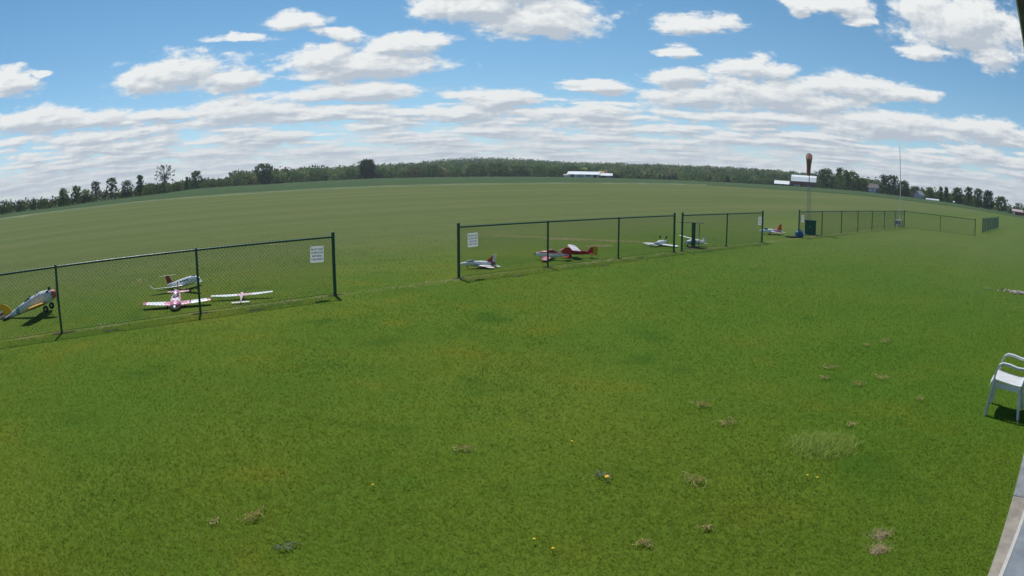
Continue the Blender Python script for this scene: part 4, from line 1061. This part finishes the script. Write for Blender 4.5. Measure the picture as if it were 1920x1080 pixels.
while len(pts) < N_T:
    a = random.uniform(-33, 42); D = float(np.interp(R(a), AZ_T, D_T))
    rr_ = D + 30 + (1750 - D - 30) * random.random() ** 1.35
    x, y = at(a, rr_)
    f_ = vnoise(np.array([x / 130.]), np.array([y / 130.]), 3)[0]
    near = rr_ < D + 160
    hh = random.uniform(5, 9) if near else random.uniform(10, 16)
    if a < -24 or a > 33: hh *= .55
    if near and 8.5 < a < 24: hh *= .7
    wd = hh * random.uniform(.40, .58)
    pts.append((x, y, float(terrain(x, y)) + hh * .55)); sz.append((wd, wd, hh * .5))
    c = random.choice((DG, DG, MG, MG, OG, (.17, .17, .075) if f_ > .55 else DG, (.20, .24, .085) if f_ > .66 else MG))
    f = random.uniform(.85, 1.5); cl.append([q_ * f for q_ in c])
mass('woodland', pts, sz, 44, 1.35, cl, 'wooded hill that rises behind the fields', 'woodland')

# ------------------------------------------------------------------ lawn grass, straw and small things in the grass
M_GRASS = leaf_mat('grass_blades', 0.48, 0.45)
def blades(name, x, y, h, w, col, lean=.55, curl=.5, z=0.0, m=None, kind='stuff'):
    n = len(x); th = rng.random(n) * 2 * np.pi; la = rng.random(n) * 2 * np.pi
    ln = lean * h * (.3 + rng.random(n))
    px_, py_ = np.cos(th) * w / 2, np.sin(th) * w / 2
    lx, ly = np.cos(la) * ln, np.sin(la) * ln
    z = np.zeros(n) + z
    B0 = np.stack([x - px_, y - py_, z], 1); B1 = np.stack([x + px_, y + py_, z], 1)
    mx, my, mz = x + lx * curl * .7, y + ly * curl * .7, z + h * .62
    M0 = np.stack([mx - px_ * .75, my - py_ * .75, mz], 1); M1 = np.stack([mx + px_ * .75, my + py_ * .75, mz], 1)
    T = np.stack([x + lx, y + ly, z + h * (1 - .25 * rng.random(n))], 1)
    V = np.stack([B0, B1, M1, M0, T], 1).reshape(-1, 3)
    i0 = np.arange(n) * 5
    Q = np.stack([i0, i0 + 1, i0 + 2, i0 + 3], 1); Tt = np.stack([i0 + 3, i0 + 2, i0 + 4], 1)
    o = np_mesh(name, V, quads=Q, tris=Tt, cols=np.repeat(col, 5, 0), m=m or M_GRASS)
    if kind: o['kind'] = kind
    return o
BARE = [(2.69, 3.52, .17), (2.57, 3.33, .17)]
xs, ys, hs, ws = [], [], [], []
edges_r = np.geomspace(2.2, 38, 40)
for r0, r1 in zip(edges_r[:-1], edges_r[1:]):
    rm = (r0 + r1) / 2
    den = 4600 * min(1.0, (4.2 / rm) ** 2.1); hh = .026 * (rm / 4) ** -.05 * (1.0 if rm < 20 else max(.25, 1 - (rm - 20) / 24)); ww = .0036 * (rm / 4) ** .95
    area = .5 * (r1 * r1 - r0 * r0) * R(116); n = int(area * den)
    rr_ = np.sqrt(rng.random(n) * (r1 * r1 - r0 * r0) + r0 * r0); aa = (rng.random(n) - .5) * R(116)
    x, y = rr_ * np.sin(aa), rr_ * np.cos(aa)
    s_, o_ = so_of(x, y)
    ex, ey = edge[0]; ux, uy = edge[2][0] - ex, edge[2][1] - ey; ul = math.hypot(ux, uy)
    off = (-(x - ex) * uy + (y - ey) * ux) / ul
    keep = off > .02 - .05 * rng.random(n) ** 2
    for (bx, by, br) in BARE: keep &= (np.hypot(x - bx, (y - by) * 1.25) > br * .75 * (.25 + .9 * rng.random(n)))
    keep &= ~((np.abs(o_ - 12.55) < .12) & (rng.random(n) < .6))
    keep &= ~((o_ > 12.6) & (rng.random(n) < .35))
    tall = vnoise(x * .7, y * .7, 9)
    xs.append(x[keep]); ys.append(y[keep]); k = keep.sum()
    hs.append(hh * (.55 + .6 * rng.random(k)) * (.8 + .45 * tall[keep])); ws.append(ww * (.7 + .6 * rng.random(k)))
x, y, h, w = map(np.concatenate, (xs, ys, hs, ws))
n = len(x); s_, o_ = so_of(x, y)
big = vnoise(x * .24, y * .24, 1) * .6 + vnoise(x * .55, y * .55, 2) * .4
mid = vnoise(x * .85, y * .85, 3) * .65 + vnoise(x * 2.3, y * 2.3, 4) * .35
g1, g2 = np.array([.108, .194, .019]), np.array([.168, .220, .023])
col = g1 + (g2 - g1) * np.clip((big - .3) / .45, 0, 1)[:, None]
col = col + (np.array([.192, .216, .027]) - col) * np.clip((mid - .56) * 2.8, 0, .9)[:, None]
col = col + (np.array([.064, .146, .020]) - col) * np.clip((.41 - mid) * 3.2, 0, .95)[:, None]
drift = np.clip((x + 4 * big - 2.0) / 6.5, 0, 1)[:, None] * .6
col = col * (1 - drift) + np.array([.088, .172, .022]) * drift
fieldness = np.maximum(np.clip((o_ - 10.5) / 16, 0, 1), .65 * np.clip((s_ - 8) / 32, 0, 1))[:, None]
col = col * (1 - fieldness) + np.array([.145, .185, .050]) * (.85 + .3 * big[:, None]) * fieldness
col *= (.88 + .24 * rng.random(n))[:, None]
dry = rng.random(n) < .03
col[dry] = np.array([.26, .24, .11]) * (.7 + .5 * rng.random((dry.sum(), 1)))
blades('lawn_grass', x, y, h, w, col, 1.9, .75).__setitem__('label', 'short mown grass of the lawn in front of the fence')
# pale taller tuft in the right foreground
n = 2600
aa = rng.random(n) * 2 * np.pi; rr_ = np.sqrt(rng.random(n))
ex_, ey_ = rr_ * np.cos(aa) * .52, rr_ * np.sin(aa) * .30
x = 2.98 + ex_ * .80 + ey_ * .60; y = 5.32 + ex_ * -.22 + ey_ * 1.1
keep = rng.random(n) > .25 * rr_ + .9 * np.clip(rr_ - .55 - .6 * (vnoise(x * 6, y * 6, 31) - .3), 0, 1)
x, y, rr_ = x[keep], y[keep], rr_[keep]; n = len(x)
col = np.array([.33, .43, .10]) * (.7 + .55 * rng.random(n))[:, None]
tg_ = blades('tall_grass_patch', x, y, (.055 + .05 * rng.random(n)) * (1.1 - .55 * rr_ ** 2), .0034 + .0025 * rng.random(n), col, 1.15, .6)
tag(tg_, 'pale patch of taller grass in the right foreground', 'grass')
# dry straw: under the fences and in the arcs worn on the runway
xs, ys = [], []
n = 3800; s0 = rng.random(n) * 62 - 12; oo = 12.55 + rng.normal(size=n) * .13
kp = vnoise(s0 * .9, oo * 3, 21) > .52; x, y = xy_of(s0[kp], oo[kp]); xs.append(x); ys.append(y)
def arc(pts, n, wd):
    pts = np.array(pts, float); u = rng.random(n) * (len(pts) - 1); i = u.astype(int); f = (u - i)[:, None]
    p = pts[i] * (1 - f) + pts[i + 1] * f; p += rng.normal(size=p.shape) * wd
    kp = vnoise(p[:, 0] * 1.3, p[:, 1] * 3, 5) > .33
    xs.append(p[kp, 0]); ys.append(p[kp, 1])
arc([(-.6, 27.4), (.83, 26.9), (2.2, 26.2), (3.4, 25.75), (4.6, 25.2), (5.9, 24.75)], 2600, .07)
arc([(1.4, 26.0), (2.4, 25.75), (3.4, 25.45), (4.2, 25.15)], 1300, .08)
arc([(2.75, 23.35), (3.1, 23.5), (3.45, 23.75)], 600, .11)
for bx_, by_ in ((2.69, 3.52), (2.57, 3.33)):
    q_ = rng.normal(size=(240, 2)) * (.052, .040); xs.append(bx_ + q_[:, 0]); ys.append(by_ + q_[:, 1])
arc([(-9.35, 24.5), (-8.85, 24.65)], 120, .06)
arc([(-10.2, 15.9), (-10.0, 15.2)], 90, .12)
x, y = np.concatenate(xs), np.concatenate(ys); n = len(x)
col = np.array([.52, .46, .25]) * (.6 + .6 * rng.random(n))[:, None]
st_ = blades('dry_grass', x, y, .018 + .03 * rng.random(n), np.clip(.0011 * np.hypot(x, y), .004, .022) * (.7 + .6 * rng.random(n)), col, 1.6)
st_['label'] = 'dry straw coloured grass under the fence and in worn arcs on the field'
# bare soil: two spots in the foreground and rings at the fence posts
M_SOIL = mat('bare_soil', (.25, .20, .115), .95, .35, 14, bump=.5)
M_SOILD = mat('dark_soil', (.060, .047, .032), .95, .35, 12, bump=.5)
def soil(name, spots, m):
    b = MB()
    for (x, y, rx, ry, ang) in spots:
        n = 18; vs = [(x, y, .016)]; rs_ = random.Random(int(x * 977))
        for ring, hz_ in ((.55, .012), (1.0, .002)):
            for k in range(n):
                q_ = 2 * math.pi * k / n; r_ = ring * (.75 + .5 * rs_.random())
                ux, uy = rx * r_ * math.cos(q_), ry * r_ * math.sin(q_)
                vs.append((x + ux * math.cos(ang) - uy * math.sin(ang), y + ux * math.sin(ang) + uy * math.cos(ang), hz_ + .006 * rs_.random()))
        fs = [(0, 1 + k, 1 + (k + 1) % n) for k in range(n)] + [(1 + k, 1 + n + k, 1 + n + (k + 1) % n, 1 + (k + 1) % n) for k in range(n)]
        b.add(vs, fs)
    o = b.build(name, m); o['kind'] = 'stuff'; return o
soil('bare_soil', [(2.69, 3.52, .075, .05, .3), (2.57, 3.33, .08, .05, .2)], M_SOIL)
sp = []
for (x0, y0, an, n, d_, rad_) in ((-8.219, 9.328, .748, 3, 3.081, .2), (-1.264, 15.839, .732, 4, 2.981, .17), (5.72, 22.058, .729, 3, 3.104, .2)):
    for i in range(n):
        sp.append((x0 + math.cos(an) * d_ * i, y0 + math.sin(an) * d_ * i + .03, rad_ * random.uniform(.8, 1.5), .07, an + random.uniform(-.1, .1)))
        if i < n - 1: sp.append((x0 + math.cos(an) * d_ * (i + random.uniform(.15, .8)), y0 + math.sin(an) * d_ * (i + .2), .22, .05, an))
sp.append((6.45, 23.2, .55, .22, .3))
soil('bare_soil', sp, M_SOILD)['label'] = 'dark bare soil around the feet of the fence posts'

# curled clumps of dried grass left by the mower
M_STRAW = mat('dried_grass', (.62, .53, .26), .9, .25, 40)
thin_sheet(M_STRAW, .45, (.72, .62, .30))
CL = [((2.04, 6.67), .14, 'spindly dried grass clump with an upright stalk, left of the pale grass patch'),
 ((2.15, 6.07), .15, 'wide pale dried grass clump between the upright stalk and the pale grass patch'),
 ((1.50, 4.81), .14, 'large arched dried grass clump in the centre right foreground'),
 ((0.72, 4.97), .11, 'small dark dried grass clump with a yellow leaf left of the large arched clump'),
 ((-0.44, 5.57), .10, 'single curled dried grass clump near the middle of the lawn'),
 ((-1.91, 4.05), .13, 'dried grass clump with a bright curl in the lower left'),
 ((-1.53, 3.67), .10, 'dense grey green clump at the bottom edge left of centre'),
 ((1.37, 4.00), .09, 'small looped dried grass clump near the bottom edge right of centre'),
 ((6.09, 9.11), .15, 'farthest spread out dried grass clump on the right lawn'),
 ((5.58, 8.94), .10, 'small upright dried clump left of the farthest one'),
 ((4.82, 7.23), .12, 'three pronged dried grass clump on the right, nearest the chair'),
 ((4.34, 7.02), .11, 'dried grass clump left of the three pronged one'),
 ((3.99, 7.41), .11, 'arched dried clump at the left of the right hand row'),
 ((4.31, 7.86), .12, 'flat scattered dried clump behind the right hand row'),
 ((0.89, 3.84), .08, 'faint flat dried clump at the bottom edge right of the middle'),
 ((-2.18, 3.88), .07, 'small orange brown dried tuft in the lower left'),
 ((4.91, 6.26), .08, 'tiny greenish dried curl below the three pronged clump'),
 ((3.53, 5.74), .08, 'small reddish dried tuft behind the pale grass patch')]
for i, ((x, y), r_, lab) in enumerate(CL):
    t = thing('dried_grass_clump', lab, 'dried grass', (x, y, .015), random.random() * 6.28, 'curled clumps of dried grass on the lawn')
    rs_ = random.Random(40 + i); b = MB()
    for k in range(rs_.randint(12, 18)):
        a_ = rs_.random() * 6.28; L_ = r_ * rs_.uniform(.35, 1.0); x0 = rs_.uniform(-.5, .5) * r_; y0 = rs_.uniform(-.3, .3) * r_
        up = r_ * rs_.uniform(.02, .30); bend = rs_.uniform(-3.2, 3.2); pp = []
        for j in range(7):
            f = j / 6; an = a_ + bend * f
            pp.append((x0 + math.cos(an) * L_ * f, y0 + math.sin(an) * L_ * f * .8, .012 + up * math.sin(math.pi * f) + (.10 if (i == 0 and k == 0) else 0) * f))
        b.strip(pp, (rs_.uniform(-1, 1), rs_.uniform(-1, 1), .9), .0075, .0022)
    b.build('stalks', M_STRAW if i not in (6, 3) else mat('dried_grass_grey', (.24, .25, .17), .9, .3, 40), t)
    if i == 3:
        b = MB(); b.plate([(.05, 0, .03), (.075, .015, .045), (.10, .0, .04), (.08, -.02, .03)], (0, .2, 1), .002); b.build('yellow_leaf', M_YEL, t)
# dandelions
M_DAN = mat('dandelion_yellow', (.72, .52, .02), .8, .15, 60)
M_STEM = mat('stem_green', (.07, .13, .03), .7, .1, 40)
for (x, y, lab) in ((-2.8, 9.14, 'dandelion in front of the gap left of the middle fence'), (-1.1, 4.72, 'dandelion in the lower left foreground'), (2.49, 4.65, 'left one of two dandelions in front of the pale grass patch'), (2.56, 4.58, 'right one of two dandelions in front of the pale grass patch'), (0.55, 5.70, 'pale dandelion near the middle of the lawn'), (0.15, 3.93, 'small dandelion at the bottom edge just right of the middle'), (0.27, 3.80, 'nearest dandelion at the bottom edge')):
    t = thing('dandelion', 'yellow ' + lab, 'flower', (x, y, -.008), 0, 'dandelions in the lawn'); t.scale = (.75, .75, .9)
    b = MB(); b.tube([(0, 0, 0), (.004, 0, .05)], .002, 5); b.build('stem', M_STEM, t)
    b = MB(); b.tube([(.004, 0, .048), (.004, 0, .054), (.004, 0, .062), (.004, 0, .066)], [.006, .016, .015, .006], 10); b.build('flower_head', M_DAN, t)
# pale stones heaped at the right edge
pts = []; rs_ = random.Random(5); b = MB()
for k in range(260):
    a_, d_ = rs_.random() * 6.28, abs(rs_.gauss(0, .5)); ux, uy = d_ * math.cos(a_) * 1.1, d_ * math.sin(a_) * .4
    x, y = 14.75 + ux * .85 + uy * .5, 13.75 + ux * -.55 + uy * .8; s_ = rs_.uniform(.02, .055)
    M_ = Matrix.Rotation(rs_.random() * 6, 3, 'Z') @ Matrix.Rotation(rs_.random(), 3, 'X')
    vv = [M_ @ Vector(p_) * s_ for p_ in ((1, 0, .1), (.3, .8, 0), (-.7, .6, .1), (-.9, -.4, 0), (.2, -.9, .1), (0, .05, .65), (0, 0, -.6))]
    b.add([(p_.x + x, p_.y + y, p_.z + .03 + .04 * max(0, .5 - d_)) for p_ in vv], [(0, 1, 5), (1, 2, 5), (2, 3, 5), (3, 4, 5), (4, 0, 5), (1, 0, 6), (2, 1, 6), (3, 2, 6), (4, 3, 6), (0, 4, 6)])
o = b.build('gravel', mat('pale_stone', (.40, .35, .32), .85, .3, 6)); tag(o, 'small spread of pale stones on the lawn at the right frame edge', 'gravel', kind='stuff')

# ------------------------------------------------------------------ thin summer haze over the whole place
hz_ = MB(); hz_.box((0, 0, 64), (5200, 5200, 136))
hm = bpy.data.materials.new('haze_air'); hm.use_nodes = True
hn = NT(hm.node_tree); hm.node_tree.nodes.remove(hm.node_tree.nodes['Principled BSDF'])
pv = hn.n('ShaderNodeVolumePrincipled'); pv.inputs['Color'].default_value = (.86, .92, 1, 1); pv.inputs['Density'].default_value = 0.00017
pv.inputs['Anisotropy'].default_value = 0.2
hn.l(pv.outputs[0], hm.node_tree.nodes['Material Output'].inputs['Volume'])
tag(hz_.build('haze', hm), kind='stuff')
